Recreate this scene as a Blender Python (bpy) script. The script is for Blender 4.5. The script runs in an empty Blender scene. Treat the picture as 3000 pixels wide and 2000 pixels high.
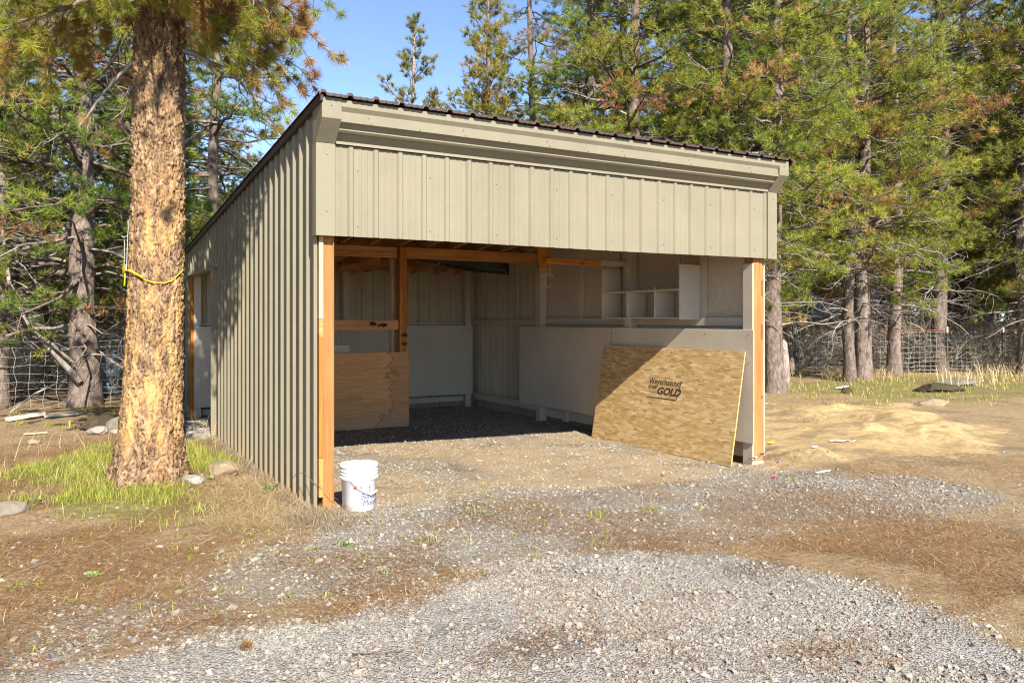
import bpy, bmesh, math, random
import numpy as np
from mathutils import Vector, Matrix, Quaternion
from mathutils.kdtree import KDTree

scene = bpy.context.scene
COL = scene.collection
rng = np.random.default_rng(11)
random.seed(11)
R = math.radians

# ------------------------------------------------------------------ camera
cam_d = bpy.data.cameras.new("camera")
cam_d.lens = 28.2
cam_d.sensor_width = 36
cam_d.shift_y = -0.0217
cam_d.clip_end = 600
cam = bpy.data.objects.new("camera", cam_d)
cam.location = (-1.7445, -5.9729, 1.455)
cam.rotation_euler = (R(90), 0, R(-29.8))
COL.objects.link(cam)
scene.camera = cam

# ------------------------------------------------------------------ world, sun, exposure
SUN_TRAVEL = Vector((0.14, 1.0, -0.69)).normalized()
world = bpy.data.worlds.new("World")
scene.world = world
world.use_nodes = True
wn = world.node_tree
bg = wn.nodes["Background"]
sky = wn.nodes.new("ShaderNodeTexSky")
sky.sky_type = 'NISHITA'
sky.sun_disc = False
sky.sun_elevation = math.asin(-SUN_TRAVEL.z)
sky.sun_rotation = math.atan2(-SUN_TRAVEL.x, -SUN_TRAVEL.y)
sky.altitude = 2500
sky.air_density = 0.7
sky.dust_density = 0.0
sky.ozone_density = 1.2
wn.links.new(sky.outputs[0], bg.inputs[0])
bg.inputs[1].default_value = 0.12
sun_d = bpy.data.lights.new("sun", 'SUN')
sun_d.energy = 4.2
sun_d.angle = R(0.53)
sun_d.color = (1.0, 0.93, 0.82)
sun = bpy.data.objects.new("sun", sun_d)
sun.rotation_euler = SUN_TRAVEL.to_track_quat('-Z', 'Y').to_euler()
COL.objects.link(sun)
scene.view_settings.view_transform = 'Standard'
scene.view_settings.look = 'None'
scene.view_settings.gamma = 1
scene.view_settings.use_curve_mapping = False
scene.view_settings.exposure = 1.45
scene.cycles.max_bounces = 9
scene.cycles.use_denoising = True
scene.cycles.filter_width = 1.15
scene.cycles.diffuse_bounces = 7

# ------------------------------------------------------------------ helpers: objects
def tag(o, label=None, cat=None, group=None, kind=None):
    if label: o["label"] = label
    if cat: o["category"] = cat
    if group: o["group"] = group
    if kind: o["kind"] = kind
    return o

def link(name, data, parent=None):
    o = bpy.data.objects.new(name, data)
    COL.objects.link(o)
    if parent is not None: o.parent = parent
    return o

def thing(name, label, cat, loc=(0, 0, 0), rz=0.0, group=None):
    o = link(name, None)
    o.location = loc
    o.rotation_euler = (0, 0, rz)
    o.empty_display_size = 0.1
    return tag(o, label, cat, group)

def fast_mesh(name, V, F, mats, tint=None, mi=None, smooth=False):
    """V (n,3), F (m,k) arrays -> mesh data."""
    V = np.asarray(V, dtype=np.float32); F = np.asarray(F, dtype=np.int32)
    m, k = F.shape
    me = bpy.data.meshes.new(name)
    me.vertices.add(len(V)); me.vertices.foreach_set("co", V.ravel())
    me.loops.add(m * k); me.loops.foreach_set("vertex_index", F.ravel())
    me.polygons.add(m)
    me.polygons.foreach_set("loop_start", np.arange(0, m * k, k, dtype=np.int32))
    me.polygons.foreach_set("loop_total", np.full(m, k, dtype=np.int32))
    if mi is not None: me.polygons.foreach_set("material_index", np.asarray(mi, dtype=np.int32))
    me.polygons.foreach_set("use_smooth", np.full(m, bool(smooth)))
    me.update(calc_edges=True)
    for x in (mats if isinstance(mats, (list, tuple)) else [mats]): me.materials.append(x)
    if tint is not None:
        a = me.attributes.new("tint", 'FLOAT', 'FACE')
        a.data.foreach_set("value", np.asarray(tint, dtype=np.float32))
    return me

class MB:
    """collects polygons and links them as ONE mesh object."""
    def __init__(s): s.v = []; s.f = []; s.sm = []
    def add(s, vs, fs, smooth=False):
        b = len(s.v); s.v += [tuple(p) for p in vs]
        s.f += [tuple(b + i for i in f) for f in fs]; s.sm += [smooth] * len(fs)
        return s
    def box(s, x0, x1, y0, y1, z0, z1):
        return s.add([(x0,y0,z0),(x1,y0,z0),(x1,y1,z0),(x0,y1,z0),(x0,y0,z1),(x1,y0,z1),(x1,y1,z1),(x0,y1,z1)],
                     [(0,3,2,1),(4,5,6,7),(0,1,5,4),(1,2,6,5),(2,3,7,6),(3,0,4,7)])
    def hexa(s, q0, q1):
        """two quads (bottom, top) joined."""
        return s.add(list(q0) + list(q1), [(0,3,2,1),(4,5,6,7),(0,1,5,4),(1,2,6,5),(2,3,7,6),(3,0,4,7)])
    def bar(s, p, q, w, h, up=(0, 0, 1)):
        p = Vector(p); q = Vector(q); d = (q - p).normalized(); side = d.cross(Vector(up)).normalized(); u = side.cross(d)
        a, b = side * w / 2, u * h / 2
        return s.hexa([p - a - b, p + a - b, p + a + b, p - a + b], [q - a - b, q + a - b, q + a + b, q - a + b])
    def prism(s, poly, d):
        n = len(poly); d = Vector(d)
        vs = [Vector(p) for p in poly]; vs += [p + d for p in vs]
        return s.add(vs, [tuple(range(n))[::-1], tuple(range(n, 2 * n))] + [(i, (i + 1) % n, n + (i + 1) % n, n + i) for i in range(n)])
    def tube(s, pts, r, n=6, smooth=True, cap=True):
        pts = [Vector(p) for p in pts]; rs = r if isinstance(r, (list, tuple)) else [r] * len(pts)
        ref = Vector((0.31, 0.17, 0.93)); vs = []; fs = []
        for i, p in enumerate(pts):
            d = (pts[min(i + 1, len(pts) - 1)] - pts[max(i - 1, 0)]).normalized()
            a = d.cross(ref)
            if a.length < 1e-3: a = d.cross(Vector((1, 0, 0)))
            a.normalize(); b = d.cross(a)
            vs += [p + (a * math.cos(2*math.pi*j/n) + b * math.sin(2*math.pi*j/n)) * rs[i] for j in range(n)]
        for i in range(len(pts) - 1):
            fs += [(i*n+j, i*n+(j+1) % n, (i+1)*n+(j+1) % n, (i+1)*n+j) for j in range(n)]
        if cap: fs += [tuple(range(n))[::-1], tuple((len(pts)-1)*n + j for j in range(n))]
        return s.add(vs, fs, smooth)
    def lathe(s, prof, n=48, c=(0, 0, 0), smooth=True):
        vs = []; fs = []
        for (r, z) in prof:
            vs += [(c[0] + r*math.cos(2*math.pi*j/n), c[1] + r*math.sin(2*math.pi*j/n), c[2] + z) for j in range(n)]
        for i in range(len(prof) - 1):
            fs += [(i*n+j, i*n+(j+1) % n, (i+1)*n+(j+1) % n, (i+1)*n+j) for j in range(n)]
        return s.add(vs, fs, smooth)
    def mesh(s, name, m):
        me = bpy.data.meshes.new(name)
        me.from_pydata([tuple(p) for p in s.v], [], s.f)
        me.polygons.foreach_set("use_smooth", s.sm)
        for x in (m if isinstance(m, (list, tuple)) else [m]): me.materials.append(x)
        me.update(); return me
    def build(s, name, m, parent=None, bevel=0.0):
        o = link(name, s.mesh(name, m), parent)
        if bevel:
            b = o.modifiers.new("bevel", 'BEVEL'); b.width = bevel; b.segments = 1; b.limit_method = 'ANGLE'
        return o

def box(name, m, parent, x0, x1, y0, y1, z0, z1, bevel=0.003):
    return MB().box(x0, x1, y0, y1, z0, z1).build(name, m, parent, bevel)

# ------------------------------------------------------------------ helpers: numpy noise
def vnoise(x, y, seed=0):
    xi = np.floor(x).astype(np.int64); yi = np.floor(y).astype(np.int64)
    xf = x - xi; yf = y - yi
    u = xf*xf*(3-2*xf); v = yf*yf*(3-2*yf)
    def h(a, b):
        n = (a * 374761393 + b * 668265263 + seed * 1442695041) & 0xFFFFFFFF
        n = ((n ^ (n >> 13)) * 1274126177) & 0xFFFFFFFF
        return ((n ^ (n >> 16)) & 0xFFFF) / 65535.0
    return (h(xi, yi)*(1-u)+h(xi+1, yi)*u)*(1-v) + (h(xi, yi+1)*(1-u)+h(xi+1, yi+1)*u)*v

def fbm(x, y, seed=0, o=4):
    r = 0; a = 0.5; t = 0
    for i in range(o):
        r = r + a*vnoise(x*2**i, y*2**i, seed+i); t += a; a *= 0.5
    return r/t

def sstep(a, b, x):
    t = np.clip((x-a)/(b-a), 0, 1); return t*t*(3-2*t)

def poly_sd(x, y, poly):
    """signed distance (positive inside)"""
    P = np.array(poly, dtype=float); n = len(P)
    best = np.full(x.shape, 1e9); ins = np.zeros(x.shape, bool)
    for i in range(n):
        a = P[i]; b = P[(i+1) % n]; e = b-a
        t = np.clip(((x-a[0])*e[0]+(y-a[1])*e[1])/(e@e), 0, 1)
        best = np.minimum(best, np.hypot(x-a[0]-t*e[0], y-a[1]-t*e[1]))
        c = ((a[1] > y) != (b[1] > y))
        with np.errstate(divide='ignore', invalid='ignore'):
            ins ^= c & (x < e[0]*(y-a[1])/(e[1] if abs(e[1]) > 1e-9 else 1e-9) + a[0])
    return np.where(ins, best, -best)

# ------------------------------------------------------------------ helpers: materials
class NT:
    def __init__(s, name, rough=0.8, spec=0.3):
        s.m = bpy.data.materials.new(name); s.m.use_nodes = True
        s.t = s.m.node_tree; s.b = s.t.nodes["Principled BSDF"]
        s.b.inputs["Roughness"].default_value = rough
        s.b.inputs["Specular IOR Level"].default_value = spec
    def n(s, kind, **kw):
        nd = s.t.nodes.new(kind)
        for k, v in kw.items(): setattr(nd, k, v)
        return nd
    def l(s, a, b): s.t.links.new(a, b)
    def val(s, sock, v):
        if hasattr(v, "is_output"): s.l(v, sock)
        else: sock.default_value = v
    def coord(s, scale=(1, 1, 1), rot=(0, 0, 0), loc=(0, 0, 0), out="Object"):
        tc = s.n("ShaderNodeTexCoord"); mp = s.n("ShaderNodeMapping")
        mp.inputs["Scale"].default_value = scale; mp.inputs["Rotation"].default_value = rot; mp.inputs["Location"].default_value = loc
        s.l(tc.outputs[out], mp.inputs[0]); return mp.outputs[0]
    def noise(s, vec, scale, detail=4, rough=0.55, dist=0.0):
        nd = s.n("ShaderNodeTexNoise"); s.l(vec, nd.inputs["Vector"])
        nd.inputs["Scale"].default_value = scale; nd.inputs["Detail"].default_value = detail
        nd.inputs["Roughness"].default_value = rough; nd.inputs["Distortion"].default_value = dist
        return nd.outputs["Fac"]
    def voro(s, vec, scale, feature='F1', out="Distance", rand=1.0):
        nd = s.n("ShaderNodeTexVoronoi", feature=feature); s.l(vec, nd.inputs["Vector"])
        nd.inputs["Scale"].default_value = scale; nd.inputs["Randomness"].default_value = rand
        return nd.outputs[out]
    def ramp(s, fac, stops, interp='LINEAR'):
        nd = s.n("ShaderNodeValToRGB"); cr = nd.color_ramp; cr.interpolation = interp
        while len(cr.elements) < len(stops): cr.elements.new(0.5)
        for e, (p, c) in zip(cr.elements, stops):
            e.position = p; e.color = (c, c, c, 1) if isinstance(c, (int, float)) else (*c, 1)
        s.l(fac, nd.inputs[0]); return nd.outputs[0]
    def mix(s, fac, a, b, mode='MIX'):
        nd = s.n("ShaderNodeMix", data_type='RGBA', blend_type=mode)
        s.val(nd.inputs[0], fac)
        for i, v in ((6, a), (7, b)):
            if hasattr(v, "is_output"): s.l(v, nd.inputs[i])
            else: nd.inputs[i].default_value = (*v, 1)
        return nd.outputs[2]
    def math(s, op, a, b=0.0, c=None):
        nd = s.n("ShaderNodeMath", operation=op)
        s.val(nd.inputs[0], a); s.val(nd.inputs[1], b)
        if c is not None: s.val(nd.inputs[2], c)
        return nd.outputs[0]
    def attr(s, name, out="Fac"):
        nd = s.n("ShaderNodeAttribute"); nd.attribute_name = name; return nd.outputs[out]
    def rand(s):
        return s.n("ShaderNodeObjectInfo").outputs["Random"]
    def hsv(s, col, h=0.5, sat=1.0, v=1.0):
        nd = s.n("ShaderNodeHueSaturation"); s.val(nd.inputs["Color"], col)
        s.val(nd.inputs["Hue"], h); s.val(nd.inputs["Saturation"], sat); s.val(nd.inputs["Value"], v); return nd.outputs[0]
    def color(s, c):
        if hasattr(c, "is_output"): s.l(c, s.b.inputs["Base Color"])
        else: s.b.inputs["Base Color"].default_value = (*c, 1)
    def bump(s, h, strength=0.5, dist=0.01):
        nd = s.n("ShaderNodeBump"); nd.inputs["Strength"].default_value = strength; nd.inputs["Distance"].default_value = dist
        s.l(h, nd.inputs["Height"]); s.l(nd.outputs[0], s.b.inputs["Normal"])
    def rough(s, v): s.val(s.b.inputs["Roughness"], v)

def m_plain(name, c, rough=0.7, var=0.12, scale=9.0, spec=0.3, metal=0.0, bump=0.0):
    t = NT(name, rough, spec); v = t.coord()
    f = t.noise(v, scale, 5)
    lo = tuple(x*(1-var) for x in c); hi = tuple(min(1, x*(1+var)) for x in c)
    t.color(t.ramp(f, [(0.3, lo), (0.7, hi)])); t.b.inputs["Metallic"].default_value = metal
    if bump: t.bump(t.noise(v, scale*6, 4), bump, 0.004)
    return t.m

def m_metal(name, c, dirt=(0.20, 0.17, 0.12), rough=0.48):
    t = NT(name, rough, 0.22); v = t.coord()
    streak = t.noise(t.coord((14, 14, 0.7)), 1.0, 5, 0.6)
    blot = t.noise(v, 2.3, 5, 0.6)
    base = t.ramp(blot, [(0.3, tuple(x*0.93 for x in c)), (0.7, tuple(x*1.05 for x in c))])
    base = t.mix(t.ramp(streak, [(0.5, 0.0), (0.8, 0.35)]), base, dirt)
    tc = t.n("ShaderNodeTexCoord"); sp = t.n("ShaderNodeSeparateXYZ"); t.l(tc.outputs["Object"], sp.inputs[0])
    splash = t.math('ADD', sp.outputs[2], t.math('MULTIPLY', t.math('SUBTRACT', t.noise(t.coord((5, 5, 3)), 2.0, 6, 0.65), 0.5), 0.55))
    base = t.mix(t.ramp(splash, [(0.02, 0.75), (0.3, 0.0)]), base, (0.24, 0.185, 0.115))
    base = t.mix(t.ramp(t.noise(v, 60, 3), [(0.66, 0.0), (0.75, 0.3)]), base, dirt)
    pn = t.hsv(base, 0.5, 1.0, t.math('MULTIPLY_ADD', t.rand(), 0.11, 0.94))
    t.color(pn); t.rough(t.ramp(blot, [(0.3, rough-0.06), (0.7, rough+0.14)]))
    t.bump(t.noise(t.coord((1, 1, 0.5)), 4.5, 3), 0.45, 0.022)
    return t.m

def m_wood(name, c0, c1, axis='z', dark=(0.10, 0.05, 0.02), knots=True, grain=26.0, worn=0.0, worn_c=(0.33, 0.27, 0.2)):
    t = NT(name, 0.72, 0.25)
    sc = {'x': (1.2, grain, grain), 'y': (grain, 1.2, grain), 'z': (grain, grain, 1.2)}[axis]
    off = t.math('MULTIPLY', t.rand(), 37.0)
    tc = t.n("ShaderNodeTexCoord"); va = t.n("ShaderNodeVectorMath", operation='ADD'); t.l(tc.outputs["Object"], va.inputs[0]); t.l(off, va.inputs[1])
    mp = t.n("ShaderNodeMapping"); mp.inputs["Scale"].default_value = sc; t.l(va.outputs[0], mp.inputs[0])
    g = t.noise(mp.outputs[0], 1.0, 6, 0.62, 0.6)
    col = t.ramp(g, [(0.28, c0), (0.5, tuple((a+b)/2 for a, b in zip(c0, c1))), (0.72, c1)])
    col = t.mix(t.ramp(t.noise(mp.outputs[0], 3.1, 3, 0.5), [(0.56, 0.0), (0.72, 0.45)]), col, dark)
    big = t.noise(va.outputs[0], 2.4, 3)
    col = t.hsv(col, 0.5, t.math('MULTIPLY_ADD', t.rand(), 0.25, 0.85), t.math('MULTIPLY_ADD', big, 0.5, 0.75))
    if knots:
        mk = t.n("ShaderNodeMapping"); mk.inputs["Scale"].default_value = tuple(2.6 if a == axis else 9.0 for a in 'xyz'); t.l(va.outputs[0], mk.inputs[0])
        kd = t.voro(mk.outputs[0], 1.0)
        col = t.mix(t.ramp(kd, [(0.07, 0.85), (0.17, 0.0)]), col, dark)
    if worn: col = t.mix(t.ramp(t.noise(va.outputs[0], 5.0, 5), [(0.6-worn*0.3, 0.0), (0.75, 0.8)]), col, worn_c)
    t.color(col); t.bump(g, 0.25, 0.004)
    return t.m

METAL = m_metal("tan_metal", (0.212, 0.189, 0.130))
TRIM = m_metal("tan_trim", (0.212, 0.189, 0.130))
ROOFM = m_metal("brown_roof", (0.060, 0.038, 0.028), (0.12, 0.06, 0.035), 0.5)
SCREW = m_plain("screw_metal", (0.35, 0.33, 0.3), 0.35, metal=0.8)
WX = m_wood("wood_x", (0.40, 0.15, 0.035), (0.68, 0.32, 0.095), 'x')
WY = m_wood("wood_y", (0.36, 0.15, 0.045), (0.62, 0.31, 0.11), 'y')
WZ = m_wood("wood_z", (0.40, 0.17, 0.04), (0.66, 0.34, 0.10), 'z')
WPOST = m_wood("treated_post", (0.26, 0.10, 0.028), (0.38, 0.17, 0.05), 'z', knots=False, grain=40)
WRED = m_wood("cedar_post", (0.30, 0.105, 0.026), (0.47, 0.20, 0.055), 'z')
WPALE = m_wood("pale_stud", (0.45, 0.33, 0.2), (0.6, 0.46, 0.3), 'z')

def m_graypaint(name, c, tex=0.0):
    t = NT(name, 0.62, 0.3); v = t.coord()
    blot = t.noise(v, 1.7, 5, 0.6); fine = t.noise(t.coord((6, 6, 30)), 2.0, 4)
    col = t.ramp(blot, [(0.3, tuple(x*0.88 for x in c)), (0.7, tuple(x*1.06 for x in c))])
    col = t.mix(t.ramp(t.noise(v, 11, 5, 0.65), [(0.63, 0.0), (0.8, 0.35)]), col, (0.15, 0.125, 0.1))
    if tex:
        ch = t.voro(t.coord((9, 9, 26)), 3.5, out="Color")
        col = t.mix(tex, col, t.ramp(ch, [(0.0, tuple(x*0.5 for x in c)), (1.0, tuple(x*1.3 for x in c))]))
        t.bump(t.math('ADD', fine, t.voro(t.coord((9, 9, 26)), 3.5)), 0.3, 0.004)
    else: t.bump(fine, 0.18, 0.003)
    t.color(col); return t.m
GPAINT = m_graypaint("gray_paint", (0.60, 0.51, 0.385))
GPOST = m_graypaint("gray_post_paint", (0.55, 0.47, 0.36))
GOSB = m_graypaint("gray_board_paint", (0.56, 0.475, 0.355), 0.35)
GMETAL = m_metal("inside_metal", (0.52, 0.44, 0.31))

def m_osb():
    t = NT("strand_board", 0.75, 0.25)
    cols = [(0.0, (0.26, 0.13, 0.045)), (0.25, (0.44, 0.265, 0.105)), (0.6, (0.54, 0.36, 0.16)), (0.88, (0.66, 0.48, 0.25)), (1.0, (0.85, 0.72, 0.47))]
    cur = None; hs = []
    for i, (rot, sc, s2) in enumerate([(0.2, (8, 34, 1), 1.0), (-0.5, (8, 36, 1), 1.0), (0.95, (8, 34, 1), 1.1), (-1.1, (9, 38, 1), 1.0), (1.45, (8, 33, 1), 1.0), (-0.2, (10, 46, 1), 1.0)]):
        sc = (sc[0], 1, sc[1])
        v = t.coord(sc, (0, rot, 0), (i*3.1, 0, i*7.7))
        sep = t.n("ShaderNodeSeparateColor"); t.l(t.voro(v, s2, out="Color"), sep.inputs[0])
        grain = t.noise(t.coord(tuple(x*5 for x in sc), (0, rot, 0)), 1.0, 3)
        val = t.math('ADD', t.math('MULTIPLY', sep.outputs[0], 0.75), t.math('MULTIPLY', grain, 0.3))
        c = t.ramp(val, cols); hs.append(sep.outputs[1])
        if cur is None: cur = c
        else: cur = t.mix(t.math('GREATER_THAN', sep.outputs[2], 0.60), cur, c)
    big = t.noise(t.coord(), 1.6, 4)
    cur = t.mix(t.ramp(big, [(0.4, 0.0), (0.75, 0.25)]), cur, (0.56, 0.35, 0.12))
    t.color(cur); t.bump(t.math('ADD', hs[0], t.math('ADD', hs[1], hs[2])), 0.25, 0.002)
    return t.m
OSB = m_osb()
OSBEDGE = m_plain("strand_board_edge", (0.66, 0.47, 0.16), 0.8, 0.25, 60)

def m_ply():
    t = NT("plywood", 0.7, 0.25)
    g = t.noise(t.coord((3, 3, 34)), 1.0, 6, 0.6, 0.5)
    col = t.ramp(g, [(0.3, (0.46, 0.215, 0.08)), (0.55, (0.58, 0.30, 0.12)), (0.75, (0.66, 0.38, 0.17))])
    # patches (football plugs) and knots
    kd = t.voro(t.coord((2.2, 1, 3.6), (0, 0, 0), (0.3, 0, 0.8)), 1.0)
    col = t.mix(t.ramp(kd, [(0.08, 0.55), (0.13, 0.35), (0.15, 0.0)]), col, (0.30, 0.14, 0.06))
    # water stain creeping in from the open edge, with a dark tide line
    tc = t.n("ShaderNodeTexCoord"); sp = t.n("ShaderNodeSeparateXYZ"); t.l(tc.outputs["Object"], sp.inputs[0])
    wob = t.noise(t.coord((4.0, 1, 7.0)), 1.0, 4, 0.55, 0.8)
    edge = t.math('ADD', sp.outputs[0], t.math('MULTIPLY', t.math('SUBTRACT', wob, 0.5), 0.75))
    low = t.math('MULTIPLY', t.math('SUBTRACT', 0.22, sp.outputs[2]), 1.1)
    edge = t.math('ADD', edge, t.math('MAXIMUM', low, 0.0))
    inside = t.ramp(t.math('SUBTRACT', edge, 1.72), [(0.47, 0.0), (0.50, 1.0)])
    line = t.ramp(t.math('SUBTRACT', edge, 1.72), [(0.455, 0.0), (0.478, 1.0), (0.497, 1.0), (0.53, 0.0)])
    col = t.mix(t.math('MULTIPLY', inside, 0.35), col, (0.26, 0.14, 0.075))
    col = t.mix(t.math('MULTIPLY', line, 0.6), col, (0.17, 0.075, 0.035))
    col = t.mix(t.ramp(sp.outputs[2], [(0.0, 0.35), (0.3, 0.0)]), col, (0.36, 0.27, 0.2))
    t.color(col); t.bump(g, 0.15, 0.003); return t.m
PLY = m_ply()
INK = m_plain("ink", (0.05, 0.042, 0.035), 0.9, 0.3, 40)
FADEDINK = m_plain("faded_ink", (0.27, 0.15, 0.075), 0.9, 0.3, 40)

def m_bark(name, c0, c1, c2, scale=1.0, useattr=False, orange=0.0):
    t = NT(name, 0.92, 0.12)
    v = t.coord((1, 1, 0.45))
    f = t.noise(v, 16*scale, 6, 0.65, 0.6)
    col = t.ramp(f, [(0.28, c0), (0.5, c1), (0.72, c2)])
    if useattr:
        a = t.attr("tint")
        col = t.mix(t.math('MULTIPLY', t.ramp(a, [(0.0, 1.0), (0.22, 0.4), (0.45, 0.0)]), 1.0), col, tuple(x*0.5 for x in c0))
        col = t.mix(t.ramp(a, [(0.55, 0.0), (1.0, 0.4)]), col, (0.50, 0.36, 0.215))
        col = t.mix(t.math('MULTIPLY', t.ramp(t.noise(t.coord((1, 1, 0.25)), 8, 6, 0.7), [(0.44, 0.0), (0.60, 0.85)]), t.attr("worn")), col, (0.44, 0.265, 0.105))  # orange-yellow bark patches; sunlit brightness of the lower trunk is in this colour
        col = t.mix(t.ramp(t.noise(t.coord((1, 1, 0.3)), 9, 4), [(0.62, 0.0), (0.75, 0.6)]), col, (0.30, 0.145, 0.05))
    rnd = t.hsv(col, 0.5, 1.0, t.math('MULTIPLY_ADD', t.rand(), 0.35, 0.85))
    t.color(rnd); t.bump(t.math('ADD', t.noise(v, 40*scale, 5, 0.7), t.voro(t.coord((1, 1, 0.35)), 26*scale)), 0.7, 0.012)
    return t.m
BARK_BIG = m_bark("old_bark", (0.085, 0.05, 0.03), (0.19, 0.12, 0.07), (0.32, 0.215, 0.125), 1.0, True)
BARK = m_bark("pine_bark", (0.075, 0.055, 0.043), (0.17, 0.13, 0.105), (0.29, 0.24, 0.20))
TWIG = m_bark("twig_bark", (0.13, 0.11, 0.09), (0.27, 0.23, 0.20), (0.44, 0.40, 0.36), 0.6)
BIRCHY = m_bark("peeling_bark", (0.13, 0.10, 0.085), (0.34, 0.26, 0.22), (0.55, 0.47, 0.42))

def m_needles(name, stops, rough=0.55):
    t = NT(name, rough, 0.3)
    col = t.ramp(t.attr("tint"), stops)
    r = t.rand()
    col = t.hsv(col, t.math('MULTIPLY_ADD', r, 0.035, 0.483), 1.0, t.math('MULTIPLY_ADD', r, 0.4, 0.8))
    t.color(col)
    # thin needles let some light through
    tr = t.n("ShaderNodeBsdfTranslucent"); t.l(col, tr.inputs[0])
    mx = t.n("ShaderNodeMixShader"); mx.inputs[0].default_value = 0.32
    out = t.t.nodes["Material Output"]
    t.l(t.b.outputs[0], mx.inputs[1]); t.l(tr.outputs[0], mx.inputs[2]); t.l(mx.outputs[0], out.inputs[0])
    return t.m
GREEN = [(0.0, (0.055, 0.085, 0.018)), (0.3, (0.125, 0.175, 0.026)), (0.6, (0.25, 0.285, 0.038)), (0.87, (0.38, 0.36, 0.05)), (0.93, (0.40, 0.26, 0.07)), (1.0, (0.44, 0.24, 0.10))]
NEEDLE = m_needles("pine_needles", GREEN)
NEEDLE_DARK = m_needles("shaded_pine_needles", [(p, tuple(x*0.9 for x in c)) for p, c in GREEN])  # darker copy of the green needles, with shade put into the colour
NEEDLE_BLUE = m_needles("young_pine_needles", [(0.0, (0.14, 0.17, 0.06)), (0.6, (0.34, 0.36, 0.13)), (0.9, (0.45, 0.43, 0.18)), (1.0, (0.5, 0.38, 0.24))])
NEEDLE_YEL = m_needles("yellow_pine_needles", [(0.0, (0.11, 0.135, 0.025)), (0.6, (0.30, 0.29, 0.045)), (0.9, (0.42, 0.37, 0.06)), (1.0, (0.42, 0.27, 0.08))])

# ------------------------------------------------------------------ ground
DRIVE = [(-9, -6.5), (-3.2, -2.35), (-1.93, -2.15), (-1.2, -2.11), (-0.21, -2.1), (0.61, -1.78), (1.3, -1.94), (1.92, -2.17), (1.96, -2.36), (2.12, -3.15), (2.05, -3.99), (2.6, -7.5), (-4, -9)]
COARSE = [(-0.01, -0.17), (1.15, 0.45), (2.33, -0.07), (4.85, -0.16), (5.83, -1.54), (5.08, -2.4), (3.84, -2.32), (2.27, -2.15), (0.9, -1.79), (-0.19, -2.03), (-1.2, -2.07), (-1.93, -2.02), (-1.97, -1.29), (-1.17, -1.15), (-0.48, -0.59)]
RGRAVEL = [(4.77, -0.65), (5.73, -1.09), (5.67, -1.64), (4.48, -2.19), (3.68, -1.86)]
REAR = [(-0.67, 5.9), (0.0, 6.6), (-0.02, 4.3), (-0.76, 4.56)]
SANDR = [(6.4, 1.99), (9.76, 3.42), (11.56, 3.04), (10.19, 1.01), (7.0, -0.66), (5.01, -0.02), (5.0, 1.6)]
INSIDE = [(0.0, -0.3), (4.9, -0.2), (4.8, 6.8), (0, 6.8)]
GRASS = [[(-2.3, 2.5), (-1.75, 3.6), (-1.25, 4.3), (-1.05, 2.4), (-1.6, 1.9)], [(-0.5, 4.0), (-0.12, 4.1), (-0.2, 2.0), (-0.45, 1.9), (-0.7, 2.3)],
         [(-1.9, 1.45), (-1.24, 1.75), (-0.71, 1.35), (-0.75, 0.5), (-1.2, 0.3), (-1.8, 0.65)]]
STRAW = [(-0.8, 1.0), (-0.3, 1.5), (-0.05, 1.3), (0.0, -0.1), (-0.34, -0.5), (-0.9, -0.2)]
FARGRASS = [(12.0, 7.4), (16.5, 8.9), (22.5, 7.0), (30, 3), (24, -2), (15, 2.2), (11.0, 3.6)]

def ground_z(x, y):
    z = -0.08*sstep(0, 5, x)
    out = 1 - (sstep(-0.4, 0.1, x)*sstep(5.3, 4.8, x)*sstep(-0.6, 0.0, y)*sstep(7.2, 6.7, y))
    z = z + out*(fbm(x*0.55, y*0.55, 3, 3)-0.5)*0.05*sstep(0.2, 1.5, np.abs(y)+np.abs(x-2.4)*0.3)
    z = z + (fbm(x*2.6, y*2.6, 9, 3)-0.5)*0.022
    s = sstep(-0.5, 0.6, poly_sd(x, y, SANDR))
    z = z + s*np.maximum(fbm(x*1.1+4, y*1.1, 21, 4)-0.42, 0)*0.55
    z = z + 0.13*np.exp(-((x-8.0)**2/0.5+(y-1.15)**2/0.22)) + 0.08*np.exp(-((x-7.2)**2/0.25+(y-0.4)**2/0.12))
    z = z + 0.05*np.exp(-((x+1.05)**2+(y-1.75)**2)/0.45)
    z = z + sstep(30, 120, np.hypot(x, y))*fbm(x*0.02, y*0.02, 5, 3)*2.0 - sstep(30, 120, np.hypot(x, y))*0.8
    return z

def axis_coords(a, b, step, lim0, lim1):
    mid = list(np.arange(a, b, step)); l = []; d = step; p = a
    while p > lim0: d *= 1.13; p -= d; l.append(p)
    r = []; d = step; p = mid[-1]
    while p < lim1: d *= 1.13; p += d; r.append(p)
    return np.array(l[::-1] + mid + r)
gx = axis_coords(-2.6, 9.5, 0.045, -260, 260)
gy = axis_coords(-5.0, 7.0, 0.045, -120, 320)
GX, GY = np.meshgrid(gx, gy)
gxx, gyy = GX.ravel(), GY.ravel()
gzz = ground_z(gxx, gyy)

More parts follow.
